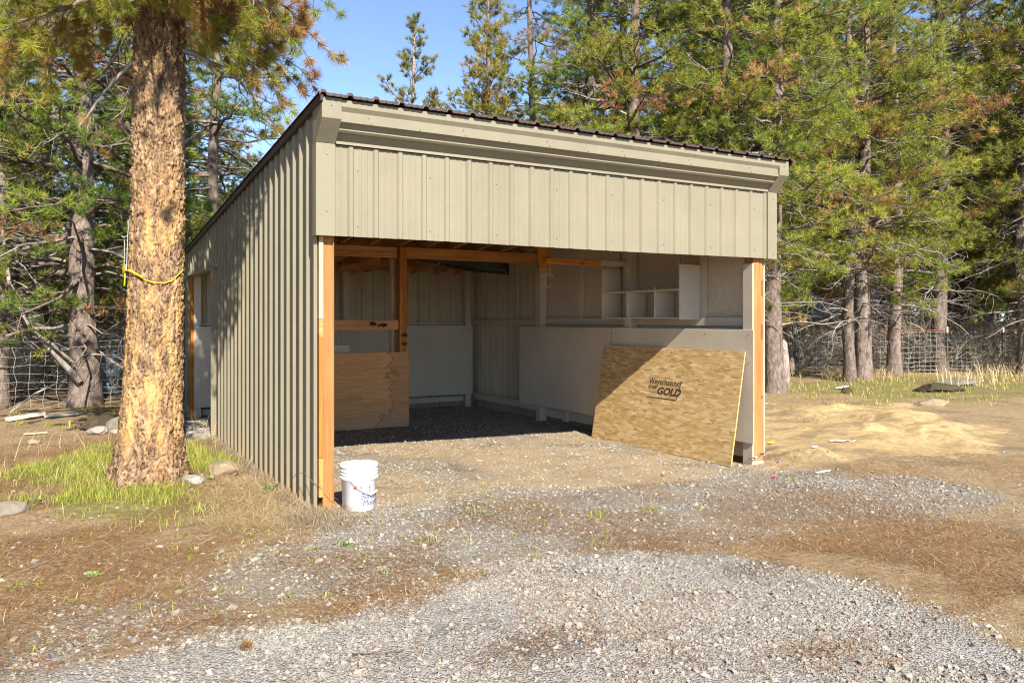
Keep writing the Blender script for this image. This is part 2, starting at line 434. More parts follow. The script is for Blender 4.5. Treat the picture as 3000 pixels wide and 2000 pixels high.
def zone_masks(x, y):
    w = (fbm(x*1.7, y*1.7, 31, 4)-0.5)
    dr = sstep(-0.28, 0.22, poly_sd(x, y, DRIVE) + w*0.6)
    co = sstep(-0.35, 0.35, poly_sd(x, y, COARSE) + w*0.7)
    rg = sstep(-0.3, 0.3, poly_sd(x, y, RGRAVEL) + w*0.8)
    re = sstep(-0.2, 0.2, poly_sd(x, y, REAR) + w*0.3)
    ins = sstep(-0.25, 0.2, poly_sd(x, y, INSIDE) + w*0.35)
    sr = sstep(-0.8, 0.6, poly_sd(x, y, SANDR) + w*2.4)
    gr = np.zeros_like(x)
    for p in GRASS: gr = np.maximum(gr, sstep(-0.25, 0.25, poly_sd(x, y, p) + w*0.7))
    fg = sstep(-1.2, 1.5, poly_sd(x, y, FARGRASS) + w*3.5)
    return dr, co, rg, re, ins, sr, gr, fg
dr, co, rg, re_, ins, sr, gr, fg = zone_masks(gxx, gyy)
band = sstep(0.32, 0.62, fbm(gxx*0.9+7, gyy*2.0, 51, 4))
m_gravel = np.clip(np.maximum.reduce([dr, co*(0.50+0.25*band), rg*0.6, re_*0.9, ins*(0.46+0.12*sstep(0.4, 0.65, fbm(gxx*1.2, gyy*1.2, 71, 4)))]), 0, 1)
m_sand = np.clip(np.maximum(ins, sr), 0, 1)*(1-dr)
m_green = np.clip(np.maximum(gr, fg*0.75), 0, 1)*(1-dr)
m_far = sstep(3.5, 6.5, gxx)*(1-sr)*(1-fg)
m_fresh = dr*(0.55+0.45*sstep(0.35, 0.6, fbm(gxx*1.4, gyy*1.4, 44, 4)))
nx, ny = len(gx), len(gy)
idx = np.arange(nx*ny).reshape(ny, nx)
GF = np.stack([idx[:-1, :-1], idx[:-1, 1:], idx[1:, 1:], idx[1:, :-1]], -1).reshape(-1, 4)

def m_ground():
    t = NT("ground", 0.95, 0.1); v = t.coord()
    n1 = t.noise(v, 2.2, 6, 0.62); n2 = t.noise(v, 14, 6, 0.7); n3 = t.noise(v, 70, 5, 0.7); n4 = t.noise(v, 0.45, 4)
    # litter: streaks of fallen needles, two crossing directions
    s1 = t.noise(t.coord((9, 60, 9), (0, 0, 0.5)), 1.0, 5, 0.65, 0.5); s2 = t.noise(t.coord((60, 9, 9), (0, 0, 0.2)), 1.0, 5, 0.65, 0.5)
    st = t.math('MULTIPLY_ADD', t.math('MAXIMUM', s1, s2), 0.8, t.math('MULTIPLY', n3, 0.3))
    litter = t.ramp(st, [(0.42, (0.075, 0.045, 0.024)), (0.53, (0.22, 0.14, 0.075)), (0.63, (0.335, 0.24, 0.14)), (0.76, (0.43, 0.34, 0.22))])
    dry = t.ramp(n2, [(0.3, (0.18, 0.12, 0.06)), (0.5, (0.33, 0.24, 0.13)), (0.7, (0.46, 0.35, 0.20))])
    litter = t.mix(t.ramp(n1, [(0.38, 0.0), (0.66, 0.8)]), litter, dry)
    litter = t.mix(t.math('MULTIPLY', t.attr("faraway"), 0.6), litter, dry)
    sand = t.ramp(n2, [(0.28, (0.30, 0.205, 0.10)), (0.5, (0.47, 0.335, 0.165)), (0.72, (0.60, 0.44, 0.225))])
    sand = t.mix(t.ramp(t.noise(v, 5, 6, 0.7), [(0.52, 0.0), (0.7, 0.75)]), sand, (0.26, 0.165, 0.075))
    sand = t.mix(t.ramp(n3, [(0.62, 0.0), (0.72, 0.7)]), sand, (0.20, 0.14, 0.085))
    vc = t.n("ShaderNodeSeparateColor"); t.l(t.voro(v, 90, out="Color"), vc.inputs[0])
    vd = t.voro(v, 90)
    grav = t.ramp(vc.outputs[0], [(0.0, (0.175, 0.152, 0.122)), (0.4, (0.245, 0.218, 0.18)), (0.75, (0.295, 0.265, 0.222)), (1.0, (0.37, 0.335, 0.285))])
    grav = t.mix(t.ramp(n2, [(0.35, 0.55), (0.6, 0.0)]), grav, (0.32, 0.285, 0.235))
    grav = t.mix(t.math('MULTIPLY', t.attr("fresh"), 0.75), grav, t.ramp(vc.outputs[0], [(0.0, (0.30, 0.285, 0.265)), (0.6, (0.41, 0.39, 0.365)), (1.0, (0.50, 0.48, 0.45))]))
    grass = t.ramp(n2, [(0.3, (0.10, 0.105, 0.03)), (0.55, (0.20, 0.20, 0.055)), (0.75, (0.38, 0.31, 0.13))])
    brk = t.math('ADD', t.math('MULTIPLY_ADD', n2, 0.7, -0.35), t.math('MULTIPLY_ADD', t.noise(v, 38, 5, 0.75), 0.8, -0.4))
    def m(a, lo=0.35, hi=0.65): return t.ramp(t.math('ADD', t.attr(a), brk), [(lo, 0.0), (hi, 1.0)])
    col = t.mix(m("sandy"), litter, sand)
    col = t.mix(t.math('MULTIPLY', m("green", 0.3, 0.8), 0.75), col, grass)
    col = t.mix(m("gravel"), col, grav)
    soil = t.ramp(t.math('ADD', t.noise(v, 1.3, 5, 0.65), t.math('MULTIPLY', n2, 0.25)), [(0.66, 0.0), (0.80, 0.6)])
    soil = t.math('MAXIMUM', soil, t.ramp(t.math('ADD', t.attr("soil"), brk), [(0.45, 0.0), (0.9, 0.65)]))
    col = t.mix(soil, col, (0.13, 0.10, 0.075))
    col = t.hsv(col, 0.5, 1.0, t.math('MULTIPLY_ADD', n4, 0.35, 0.83))
    t.color(col)
    h = t.math('ADD', t.math('MULTIPLY', n3, 0.6), t.math('MULTIPLY', n2, 0.8))
    t.bump(t.math('ADD', h, t.math('MULTIPLY', t.math('MULTIPLY', t.math('SUBTRACT', 0.6, vd), m("gravel")), 0.8)), 0.9, 0.022)
    return t.m
me = fast_mesh("ground", np.stack([gxx, gyy, gzz], 1), GF, m_ground(), smooth=True)
for nm, arr in (("gravel", m_gravel), ("sandy", m_sand), ("green", m_green), ("faraway", m_far), ("fresh", m_fresh), ("soil", np.clip(sum(np.exp(-((gxx-a)**2/(2*(r_*1.5)**2)+(gyy-b)**2/(2*(r_*0.8)**2))) for a, b, r_ in ((0.15, -2.93, 0.22), (1.26, -3.6, 0.15), (1.9, -2.55, 0.2))), 0, 1))):
    a = me.attributes.new(nm, 'FLOAT', 'POINT'); a.data.foreach_set("value", arr.astype(np.float32))
tag(link("ground", me), "packed dirt yard of sand, gravel and fallen pine needles", kind="structure")

# ------------------------------------------------------------------ the shed
SHED = thing("shed", "open-fronted tan metal pole shed with brown sloping roof", "shed")
PITCH = 0.2033
W, D = 4.775, 6.80                                   # pan planes of the outer walls
def roof_z(v): return 3.10 - 0.0917*(v + 0.2)

def rib_profile(n_ribs, h, first=True):
    """(s, n) across a formed sheet: trapezoid ribs with two faint stiffeners between."""
    P = [(-0.031, 0.002)]
    for i in range(n_ribs):
        s = i*PITCH
        P += [(s-0.0265, 0.0), (s-0.0135, h), (s+0.0135, h), (s+0.0265, 0.0)]
        for k in (0.38, 0.62):
            c = s + PITCH*k
            P += [(c-0.011, 0.0), (c-0.006, 0.0035), (c+0.006, 0.0035), (c+0.011, 0.0)]
    P.append((n_ribs*PITCH-0.0275, 0.0))
    return P
def clip_profile(P, smax):
    if P[-1][0] <= smax: return P
    Q = [p for p in P if p[0] < smax]
    a, b = Q[-1], P[len(Q)]
    t = (smax-a[0])/(b[0]-a[0]); Q.append((smax, a[1]+(b[1]-a[1])*t)); return Q

def sheet(name, m, P, place, z0, z1, parent=SHED):
    """vertical formed sheet: place(s, n) -> (x, y); z0, z1 functions of (x, y)"""
    vs = []; fs = []
    for (s, n) in P:
        x, y = place(s, n); vs += [(x, y, z0(x, y)), (x, y, z1(x, y))]
    fs = [(2*i, 2*i+2, 2*i+3, 2*i+1) for i in range(len(P)-1)]
    return MB().add(vs, fs).build(name, m, parent)

gz = lambda x, y: float(ground_z(np.array([x]), np.array([y]))[0])
# left wall (faces -x): s runs along y; doorway from y=4.60 to 6.68
RIBH = 0.024
def left_place(s0): return lambda s, n: (-n, s0 + s)
s0 = 0.075
while s0 < 6.75:
    lim = 6.795 - s0
    P = clip_profile(rib_profile(3, RIBH), lim)
    if s0 + 0.3 < 4.6:
        end = 4.60 - s0
        if end < 0.62:
            sheet("wall_panel", METAL, clip_profile(P, end), left_place(s0), lambda x, y: -0.06, lambda x, y: roof_z(y)-0.012)
            Q = [(end, 0.0)] + [p for p in P if p[0] > end]
            if len(Q) > 2: sheet("wall_panel", METAL, Q, left_place(s0), lambda x, y: 2.10, lambda x, y: roof_z(y)-0.012)
        else:
            sheet("wall_panel", METAL, P, left_place(s0), lambda x, y: -0.06, lambda x, y: roof_z(y)-0.012)
    else:
        sheet("wall_panel", METAL, P, left_place(s0), lambda x, y: 2.10, lambda x, y: roof_z(y)-0.012)
    s0 += 3*PITCH
# right wall (faces +x)
s0 = 0.14
while s0 < 6.75:
    sheet("wall_panel", GMETAL if s0 > 4.2 else METAL, clip_profile(rib_profile(3, RIBH), 6.795-s0), (lambda a: (lambda s, n: (W + n, a + s)))(s0),
          lambda x, y: -0.12, lambda x, y: roof_z(y)-0.012)
    s0 += 3*PITCH
# back wall (faces +y); a finger of daylight is left under the roof ribs
s0 = 0.04
while s0 < 4.7:
    sheet("wall_panel", GMETAL, clip_profile(rib_profile(3, RIBH), 4.774-s0), (lambda a: (lambda s, n: (a + s, D + n)))(s0),
          lambda x, y: -0.12, lambda x, y: roof_z(6.8)-0.02)
    s0 += 3*PITCH
# front header
s0 = 0.04
HZ0, HZ1 = 2.088, 2.785
while s0 < 4.7:
    sheet("wall_panel", METAL, clip_profile(rib_profile(3, 0.015), 4.83-s0), (lambda a: (lambda s, n: (a + s, -0.005 - n)))(s0),
          lambda x, y: HZ0 + 0.003*math.sin(x*1.7), lambda x, y: HZ1-0.004)
    s0 += 3*PITCH
box("corner_trim", METAL, SHED, 4.745, 4.81, 6.8045, 6.84, -0.1, 2.44, 0.001)
box("corner_trim", METAL, SHED, 4.8045, 4.815, 6.74, 6.803, -0.1, 2.44, 0.001)
# roof sheets, ribs running down the slope
s0 = -0.035
RF, RB = -0.225, 7.03
while s0 < 4.85:
    P = clip_profile(rib_profile(3, 0.021), 4.915-s0)
    vs = []
    for (s, n) in P:
        for y in (RF, RB): vs.append((s0+s, y, roof_z(y)+0.006+n))
    for (s, n) in P:                                        # turned-down lip at the eave
        vs.append((s0+s, RF-0.003, roof_z(RF)-0.016+n))
    k = len(P)
    fs = [(2*i, 2*i+2, 2*i+3, 2*i+1) for i in range(k-1)] + [(2*k+i, 2*k+i+1, 2*i+2, 2*i) for i in range(k-1)]
    MB().add(vs, fs).build("roof_panel", ROOFM, SHED)
    s0 += 3*PITCH
# rake trims along the roof sides
for x0, x1 in ((-0.05, -0.03), (4.90, 4.92)):
    m = MB(); a, b = RF+0.02, 7.02
    m.hexa([(x0, a, roof_z(a)-0.05), (x1, a, roof_z(a)-0.05), (x1, a, roof_z(a)+0.004), (x0, a, roof_z(a)+0.004)],
           [(x0, b, roof_z(b)-0.05), (x1, b, roof_z(b)-0.05), (x1, b, roof_z(b)+0.004), (x0, b, roof_z(b)+0.004)])
    m.build("rake_trim", ROOFM, SHED)
# eave: fascia sheet (horizontal ribs) then a sloping soffit back to the header
def extrude_x(name, prof, x0, x1, m, parent=SHED):
    vs = []; fs = []
    for (y, z) in prof: vs += [(x0, y, z), (x1, y, z)]
    fs = [(2*i, 2*i+1, 2*i+3, 2*i+2) for i in range(len(prof)-1)]
    return MB().add(vs, fs).build(name, m, parent)
extrude_x("fascia", [(-0.150, 3.092), (-0.188, 3.080), (-0.190, 3.030), (-0.166, 2.998), (-0.166, 2.952), (-0.176, 2.946), (-0.176, 2.921), (-0.150, 2.912)], 0.10, 4.79, TRIM)
extrude_x("soffit", [(-0.150, 2.9115), (-0.118, 2.884), (-0.124, 2.872), (-0.106, 2.856), (-0.088, 2.858), (-0.026, 2.800)], 0.09, 4.80, TRIM)
extrude_x("header_trim", [(-0.004, 2.806), (-0.033, 2.806), (-0.035, 2.784), (-0.030, 2.784)], 0.12, 4.78, TRIM)
# boxed returns at both ends of the eave and the corner trims below them
def corner(xa, xb, side):
    xs = xa if side < 0 else xb                             # outer edge
    pr = [(-0.190, 3.085), (-0.190, 2.935), (-0.036, 2.782), (-0.034, HZ0-0.004)]
    m = MB(); vs = []; fs = []
    for (y, z) in pr[:3]: vs += [(xa, y, z), (xb, y, z)]
    fs = [(0, 1, 3, 2), (2, 3, 5, 4)]
    m.add(vs, fs)
    m.add([(xs, -0.190, 3.085), (xs, -0.190, 2.935), (xs, -0.036, 2.782), (xs, 0.05, 2.782), (xs, 0.05, 3.06)], [(0, 1, 2, 3, 4)])
    inn = xb if side < 0 else xa
    m.add([(inn, -0.190, 3.085), (inn, -0.190, 2.935), (inn, -0.036, 2.782), (inn, -0.005, 2.782), (inn, -0.005, 3.06)], [(0, 1, 2, 3, 4)])
    m.build("eave_return", TRIM, SHED)
    m = MB(); m.box(xa, xb, -0.036, -0.004, HZ0-0.004, 2.780)
    a, b = (xs, xs+0.02) if side < 0 else (xs-0.02, xs)
    m.box(a, b, -0.0035, 0.065, HZ0-0.004, 2.780)
    m.build("corner_trim", TRIM, SHED, 0.002)
corner(-0.035, 0.112, -1)
corner(4.735, 4.868, 1)
# edge trims on the left wall: front edge, doorway, back corner
box("door_trim", TRIM, SHED, -0.028, 0.05, 4.600, 4.622, -0.03, 2.098, 0.001)
MB().box(-0.028, 0.05, 4.623, 6.70, 2.078, 2.0985).build("door_trim", TRIM, SHED)
box("corner_trim", TRIM, SHED, -0.03, 0.05, 6.72, 6.835, -0.08, 2.40, 0.002)
# screws
def screws(pts, normal, parent=SHED):
    nrm = Vector(normal); a = nrm.orthogonal().normalized(); b = nrm.cross(a); m = MB()
    for p in pts:
        p = Vector(p); r = 0.0075
        vs = [p + (a*math.cos(k*math.pi/3)+b*math.sin(k*math.pi/3))*r for k in range(6)] + [p + (a*math.cos(k*math.pi/3)+b*math.sin(k*math.pi/3))*r*0.6 + nrm*0.006 for k in range(6)]
        m.add(vs, [(k, (k+1) % 6, 6+(k+1) % 6, 6+k) for k in range(6)] + [tuple(range(6, 12))])
    tag(m.build("screw", SCREW, parent), kind="stuff")
pts = []
for z in (0.14, 1.02, 1.42, 2.0):
    y = 0.10
    while y < 6.7:
        if y < 4.5 or z > 2.05: pts.append((-0.001, y, z + random.uniform(-.03, .03)))
        y += 0.4066
pts += [(-0.001, y, roof_z(y)-0.25) for y in np.arange(0.3, 6.6, 0.61)]
screws(pts, (-1, 0, 0))
pts = [(x, -0.177, 2.934) for x in np.arange(0.35, 4.7, 0.4)] + [(x, -0.167, 2.975) for x in np.arange(0.33, 4.7, 0.8)]
pts += [(x, -0.006, z) for x in np.arange(0.30, 4.7, 0.61) for z in (2.17, 2.60)] + [(0.05, -0.037, 2.70), (0.05, -0.037, 2.27), (4.81, -0.037, 2.71), (4.81, -0.037, 2.14), (0.04, -0.191, 3.03), (4.80, -0.191, 3.03)]
screws(pts, (0, -1, 0))

# --- frame timber
box("post", WPOST, SHED, 0.045, 0.134, 0.055, 0.144, -0.03, 2.70, 0.006)
z = 0.10                                             # left side boards beside the corner post, end grain of the girts between
for h, m in ((0.30, WZ), (0.91, WRED), (0.145, WX), (0.60, WPALE), (0.66, WZ)):
    box("side_board" if m is not WX else "girt_end", m, SHED, 0.010, 0.043, 0.034, 0.144, z+0.0015, z+h-0.0015, 0.002); z += h
box("post", WRED, SHED, 4.625, 4.762, 0.055, 0.19, -0.14, 2.80, 0.005)
box("post_lining", GPOST, SHED, 4.604, 4.6235, 0.052, 0.19, -0.12, 2.04, 0.003)
box("post_trim", WPALE, SHED, 4.7635, 4.784, 0.050, 0.10, 0.02, 2.085, 0.002)
box("footing_cap", m_plain("white_cap", (0.7, 0.68, 0.64), 0.7, 0.1), SHED, 4.63, 4.757, 0.049, 0.0535, -0.12, -0.035, 0)
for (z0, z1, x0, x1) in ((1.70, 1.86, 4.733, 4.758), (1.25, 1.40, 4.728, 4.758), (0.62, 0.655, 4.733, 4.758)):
    box("notch_shade", m_plain("notch_shadow_wood", (0.20, 0.09, 0.035), 0.9), SHED, x0, x1, 0.0515, 0.056, z0, z1, 0)  # thin dark plates on the post face, coloured as the shade of notches
for x in (0.33 + 0.406*k for k in range(0, 11)):     # rafters
    m = MB(); a, b = 0.02, 6.77
    m.hexa([(x-0.019, a, roof_z(a)-0.235), (x+0.019, a, roof_z(a)-0.235), (x+0.019, a, roof_z(a)-0.045), (x-0.019, a, roof_z(a)-0.045)],
           [(x-0.019, b, roof_z(b)-0.235), (x+0.019, b, roof_z(b)-0.235), (x+0.019, b, roof_z(b)-0.045), (x-0.019, b, roof_z(b)-0.045)])
    m.build("rafter", WY, SHED)
for y in np.arange(0.35, 6.8, 0.61):                 # purlins
    m = MB(); z = roof_z(y)
    m.hexa([(0.02, y, z-0.043), (4.78, y, z-0.043), (4.78, y+0.085, z-0.051), (0.02, y+0.085, z-0.051)], [(0.02, y, z-0.006), (4.78, y, z-0.006), (4.78, y+0.085, z-0.014), (0.02, y+0.085, z-0.014)])
    m.build("purlin", WX, SHED)
box("header_beam", WX, SHED, 0.14, 4.62, 0.07, 0.108, 2.30, 2.54)
box("header_beam", WX, SHED, 0.14, 4.62, 0.11, 0.148, 2.30, 2.54)
# middle beam on its posts
box("beam", WX, SHED, 0.06, 2.335, 4.31, 4.348, 2.364, 2.435)
box("beam", WX, SHED, 0.06, 2.335, 4.305, 4.348, 2.292, 2.362)
box("beam", WX, SHED, 2.43, 4.62, 4.30, 4.345, 2.292, 2.442)
box("beam", WX, SHED, 0.06, 4.62, 4.352, 4.392, 2.292, 2.438)
box("stud", WRED, SHED, 2.352, 2.458, 4.255, 4.299, 0.0, 2.44)
box("stud", WPALE, SHED, 2.30, 2.345, 4.42, 4.51, 0.02, 2.285)
box("stud", WRED, SHED, 2.346, 2.43, 4.3935, 4.43, 0.0, 2.285)
box("rail", WX, SHED, 0.06, 2.338, 4.262, 4.300, 1.312, 1.446)
m = MB()                                             # scorch marks on the rail
def blob(mb, x, z, r, y, seed):
    vs = [(x, y, z)] ; n = 22
    for k in range(n):
        a = 2*math.pi*k/n; q = r*(0.6+0.7*float(vnoise(np.array([k*0.9+seed]), np.array([seed*1.7]), 4)[0]))
        vs.append((x+q*math.cos(a)*1.5, y, z+q*math.sin(a)*0.8))
    mb.add(vs, [(0, 1+k, 1+(k+1) % n) for k in range(n)])
blob(m, 1.97, 1.392, 0.042, 4.2605, 3); blob(m, 2.13, 1.378, 0.036, 4.2605, 8); blob(m, 2.06, 1.37, 0.02, 4.2602, 5)
m.build("scorch_mark", m_plain("charred", (0.03, 0.028, 0.027), 0.9), SHED)
for z, q in ((1.24, 0.035), (1.12, 0.03)):
    m = MB(); blob(m, 2.425, z, q, 4.2535, z*9)
    m.build("scorch_mark", bpy.data.materials["charred"], SHED)
# plywood sheet of the partition
pw = box("plywood_panel", PLY, SHED, 0.06, 2.482, 4.236, 4.252, 0.0, 1.010, 0.001)
# faint mill stamps
def line(mb, x0, z0, x1, z1, y, w=0.004):
    d = Vector((x1-x0, 0, z1-z0)); L = d.length; d /= L; nrm = Vector((-d.z, 0, d.x))*w/2
    p, q = Vector((x0, y, z0)), Vector((x1, y, z1)); mb.add([p-nrm, q-nrm, q+nrm, p+nrm], [(0, 1, 2, 3)])
m = MB(); y = 4.2345
for (x0, z0, x1, z1) in ((1.655, 0.835, 1.805, 0.925), (1.575, 0.845, 1.635, 0.915)):
    line(m, x0, z0, x1, z0, y); line(m, x1, z0, x1, z1, y); line(m, x1, z1, x0, z1, y); line(m, x0, z1, x0, z0, y)
for k in range(13):
    x = 1.60 + 0.017*k; line(m, x, 0.37+random.uniform(0, .02), x, 0.45+random.uniform(-.02, .01), y, 0.0045)
tag(m.build("mill_stamp", FADEDINK, SHED), kind="stuff")
def text_mesh(name, body, size, m, parent, mat, bold=0.0, shear=0.0, extrude=0.0, spacing=1.0):
    cu = bpy.data.curves.new(name, 'FONT'); cu.body = body; cu.size = size; cu.offset = bold; cu.shear = shear; cu.extrude = extrude
    cu.space_character = spacing; cu.resolution_u = 3
    tmp = bpy.data.objects.new(name, cu); COL.objects.link(tmp)
    dg = bpy.context.evaluated_depsgraph_get(); me2 = bpy.data.meshes.new_from_object(tmp.evaluated_get(dg))
    bpy.data.objects.remove(tmp); bpy.data.curves.remove(cu)
    me2.materials.clear(); me2.materials.append(m)
    if mat is not None: me2.transform(mat)
    return link(name, me2, parent)
RX90 = Matrix.Rotation(R(90), 4, 'X')
text_mesh("lettering", "G", 0.062, FADEDINK, SHED, Matrix.Translation((1.585, 4.2342, 0.858)) @ RX90, 0.0005)

# back wall inside: posts, girts, kick boards
for x in (0.06, 2.34, 4.535): box("post", GPOST, SHED, x, x+0.105, 6.625, 6.72, -0.1, 2.42)
for x0, x1 in ((0.17, 2.335), (2.45, 4.53)):
    box("girt", GPOST, SHED, x0, x1, 6.70, 6.795, 1.36, 1.40)
    box("girt", GPOST, SHED, x0, x1, 6.70, 6.74, 0.02, 0.11)
box("girt", WX, SHED, 0.06, 4.76, 6.73, 6.768, 2.27, 2.36)
box("kick_board", GPAINT, SHED, 0.07, 2.285, 6.600, 6.616, 0.15, 1.345, 0.002)
box("kick_board", GPAINT, SHED, 2.291, 4.655, 6.600, 6.616, 0.15, 1.347, 0.002)
box("post_cap", GPOST, SHED, 2.305, 2.475, 6.585, 6.6235, 2.115, 2.165)
box("post_cap", WPALE, SHED, 2.305, 2.475, 6.585, 6.6235, 2.167, 2.235)
MB().bar((2.20, 6.35, 2.235), (2.45, 5.3, 2.335), 0.038, 0.09).build("brace", WY, SHED)
MB().bar((2.36, 6.35, 2.215), (2.66, 5.3, 2.335), 0.038, 0.09).build("brace", WY, SHED)
box("ledger_block", GPAINT, SHED, 1.30, 1.715, 4.44, 4.62, 1.005, 1.11)
# right wall inside
for y in (4.28, 2.11): box("post", GPOST, SHED, 4.618, 4.735, y, y+0.125, -0.12, 2.44 if y > 3 else 2.5)
box("girt", GPOST, SHED, 4.70, 4.742, 4.41, 6.62, 1.36, 1.45)
box("girt", GPOST, SHED, 4.70, 4.742, 2.24, 4.275, 1.38, 1.475)
box("girt", GPOST, SHED, 4.70, 4.742, 0.195, 2.105, 1.38, 1.475)
box("girt", GPOST, SHED, 4.70, 4.742, 4.41, 6.62, 0.06, 0.16)
box("girt", GPOST, SHED, 4.70, 4.742, 2.24, 4.275, 0.0, 0.15)
box("girt", GPOST, SHED, 4.70, 4.742, 0.195, 2.105, -0.02, 0.14)
box("block", GPOST, SHED, 4.66, 4.698, 3.62, 3.74, -0.02, 0.145)
for y0, y1 in ((0.10, 0.90), (0.905, 2.10), (2.10, 3.36), (3.365, 4.40)):
    box("lining_board", GOSB, SHED, 4.752, 4.764, y0+0.002, y1-0.002, 1.30, roof_z(y1)-0.06, 0.001)
for y in (3.32, 2.47, 0.86): box("stud", GPOST, SHED, 4.705, 4.750, y, y+0.10, 1.477, 2.5)
box("kick_board", GPAINT, SHED, 4.600, 4.6165, 2.490, 4.874, 0.156, 1.343, 0.002)
box("kick_board", GPAINT, SHED, 4.588, 4.6025, 0.034, 2.464, 0.157, 1.345, 0.002)
box("kick_board_edge", WPALE, SHED, 4.588, 4.6025, 0.028, 0.0335, 0.157, 1.345, 0)
screws([(4.5995, y + random.uniform(-.03, .03), z + random.uniform(-.03, .03)) for y in (2.56, 3.1, 3.7, 4.36, 4.8) for z in (0.25, 0.6, 0.95, 1.28)] + [(4.5875, y + random.uniform(-.03, .03), z) for y in (0.1, 0.7, 1.3, 1.8, 2.4) for z in (1.0, 1.3)], (-1, 0, 0))
screws([(x, 6.5995, z + random.uniform(-.02, .02)) for x in (2.4, 2.9, 3.5, 4.1, 4.55) for z in (0.22, 0.75, 1.28)], (0, -1, 0))
# short rail hung from a block below the rafters
box("hanger_block", WRED, SHED, 3.30, 3.458, 2.20, 2.238, 2.048, 2.66)
box("hanger_rail", WX, SHED, 3.385, 4.19, 2.160, 2.198, 2.125, 2.188)
box("hanger_rail", GPOST, SHED, 4.191, 4.617, 2.160, 2.198, 2.125, 2.188)
# back-left corner post by the doorway
box("post", WRED, SHED, 0.02, 0.056, 6.62, 6.715, -0.1, 2.35)

# ------------------------------------------------------------------ shelf on the right wall
T = thing("wall_shelf", "gray pigeonhole shelf with a tall end board on the inner right wall", "shelf", (4.55, 1.7, 1.47))
def tb(name, m, x0, x1, y0, y1, z0, z1, bev=0.001):
    o = box(name, m, T, x0-T.location.x, x1-T.location.x, y0-T.location.y, y1-T.location.y, z0-T.location.z, z1-T.location.z, bev); return o
tb("shelf_board", GPAINT, 4.395, 4.70, 0.955, 2.409, 1.462, 1.477)
tb("shelf_board", GPAINT, 4.395, 4.70, 0.957, 2.407, 1.785, 1.800)
tb("side_board", GPAINT, 4.395, 4.70, 2.4095, 2.423, 1.458, 2.10)
tb("side_board", GPAINT, 4.392, 4.70, 0.937, 0.954, 1.450, 2.075)
tb("divider", GPAINT, 4.395, 4.69, 1.895, 1.908, 1.4775, 1.7845)
tb("divider", GPAINT, 4.395, 4.69, 1.375, 1.388, 1.4775, 1.7845)
tb("splinter", WPALE, 4.398, 4.408, 1.377, 1.386, 1.801, 1.845, 0)
MB().tube([(0.02, -0.55, 0.62), (0.05, -0.52, 0.72), (0.03, -0.42, 0.80), (0.04, -0.42, 0.95)], 0.018, 6).build("strap", GPOST, T)

# ------------------------------------------------------------------ leaning strand board
T = thing("strand_board", "big yellow wood strand sheet with black print, leaning on gray boards", "board", (4.375, 1.34, 0))
BL = Vector((4.335, 2.56, -0.068)); BR = Vector((4.362, 0.12, -0.072)); up = Vector((0.205, 0.0, 1.19))
ex = (BR - BL).normalized(); ez = (up - ex*up.dot(ex)).normalized(); ey = ez.cross(ex)          # ey points into the wall
Mo = Matrix((( *ex, 0), (*ey, 0), (*ez, 0), (0, 0, 0, 1))).transposed(); Mo.translation = BL
loc = Matrix.Translation(T.location).inverted() @ Mo
LEN, HGT = 2.44, 1.205
def sheet_part(name, mb, m):
    me2 = mb.mesh(name, m); o = link(name, me2, T); o.matrix_local = loc; return o
sheet_part("board_face", MB().box(0.004, LEN-0.004, 0, 0.011, 0.004, HGT-0.004), OSB)
sheet_part("board_edge", MB().box(0, 0.0038, 0, 0.011, 0, HGT).box(LEN-0.0038, LEN, 0, 0.011, 0, HGT).box(0.004, LEN-0.004, 0, 0.011, 0, 0.0038).box(0.004, LEN-0.004, 0, 0.011, HGT-0.0038, HGT), OSBEDGE)
def stamp(body, x, z, size, bold, shear, spacing=1.0, sx=1.0):
    o = text_mesh("lettering", body, size, INK, T, Matrix.Translation((x, -0.0012, z)) @ RX90 @ Matrix.Diagonal((sx, 1, 1, 1)), bold, shear, 0, spacing)
    o.matrix_local = loc; return o
stamp("Weyerhaeuser", 0.985, 0.765, 0.108, 0.0008, 0.0, 0.95, 0.93)
stamp("EDGE", 0.975, 0.713, 0.052, 0.0016, 0.35, 1.0, 1.15)
stamp("GOLD", 1.14, 0.652, 0.118, 0.005, 0.3, 1.0, 1.22)
m = MB()
for (p, q, w) in (((0.97, 0.605), (1.49, 0.605), 0.012), ((1.49, 0.605), (1.545, 0.83), 0.012)): line(m, p[0], p[1], q[0], q[1], -0.0012, w)
for k in range(16):
    x = random.uniform(0.3, 2.2); z = random.choice((1.16, 0.86, 0.42)) + random.uniform(-.02, .02)
    line(m, x, z, x+0.005, z+0.022, -0.0012, 0.005)
tag(sheet_part("printed_mark", m, INK), kind="stuff")

# ------------------------------------------------------------------ tarp under the beam
T = thing("tarp", "dark green tarp with brown hem sagging behind the rafters' beam", "tarp", (3.4, 4.5, 2.3))
TARP = m_plain("tarp_cloth", (0.018, 0.026, 0.019), 0.45, 0.3, 12, 0.4, bump=0.3)
HEM = m_plain("tarp_hem", (0.07, 0.032, 0.022), 0.6, 0.3, 20)
n = 28; vs = []; hem = []
for i in range(n+1):
    t_ = i/n; x = 2.48 + 1.72*t_
    zb = 2.335 - 0.205*t_ - 0.03*math.sin(t_*math.pi); zt = 2.46
    for k in range(5):
        q = k/4; vs.append((x-3.4, 0.06*math.sin(t_*9+q*2)*q + 0.06*q, zt + (zb-zt)*q - 2.3))
    hem.append((x-3.4, 0.06*math.sin(t_*9+2)+0.052, zb-2.3))
fs = [(i*5+k, (i+1)*5+k, (i+1)*5+k+1, i*5+k+1) for i in range(n) for k in range(4)]
o = MB().add(vs, fs, True).build("cloth", TARP, T); sm = o.modifiers.new("thick", 'SOLIDIFY'); sm.thickness = 0.004
MB().tube(hem, 0.012, 6).build("hem", HEM, T)
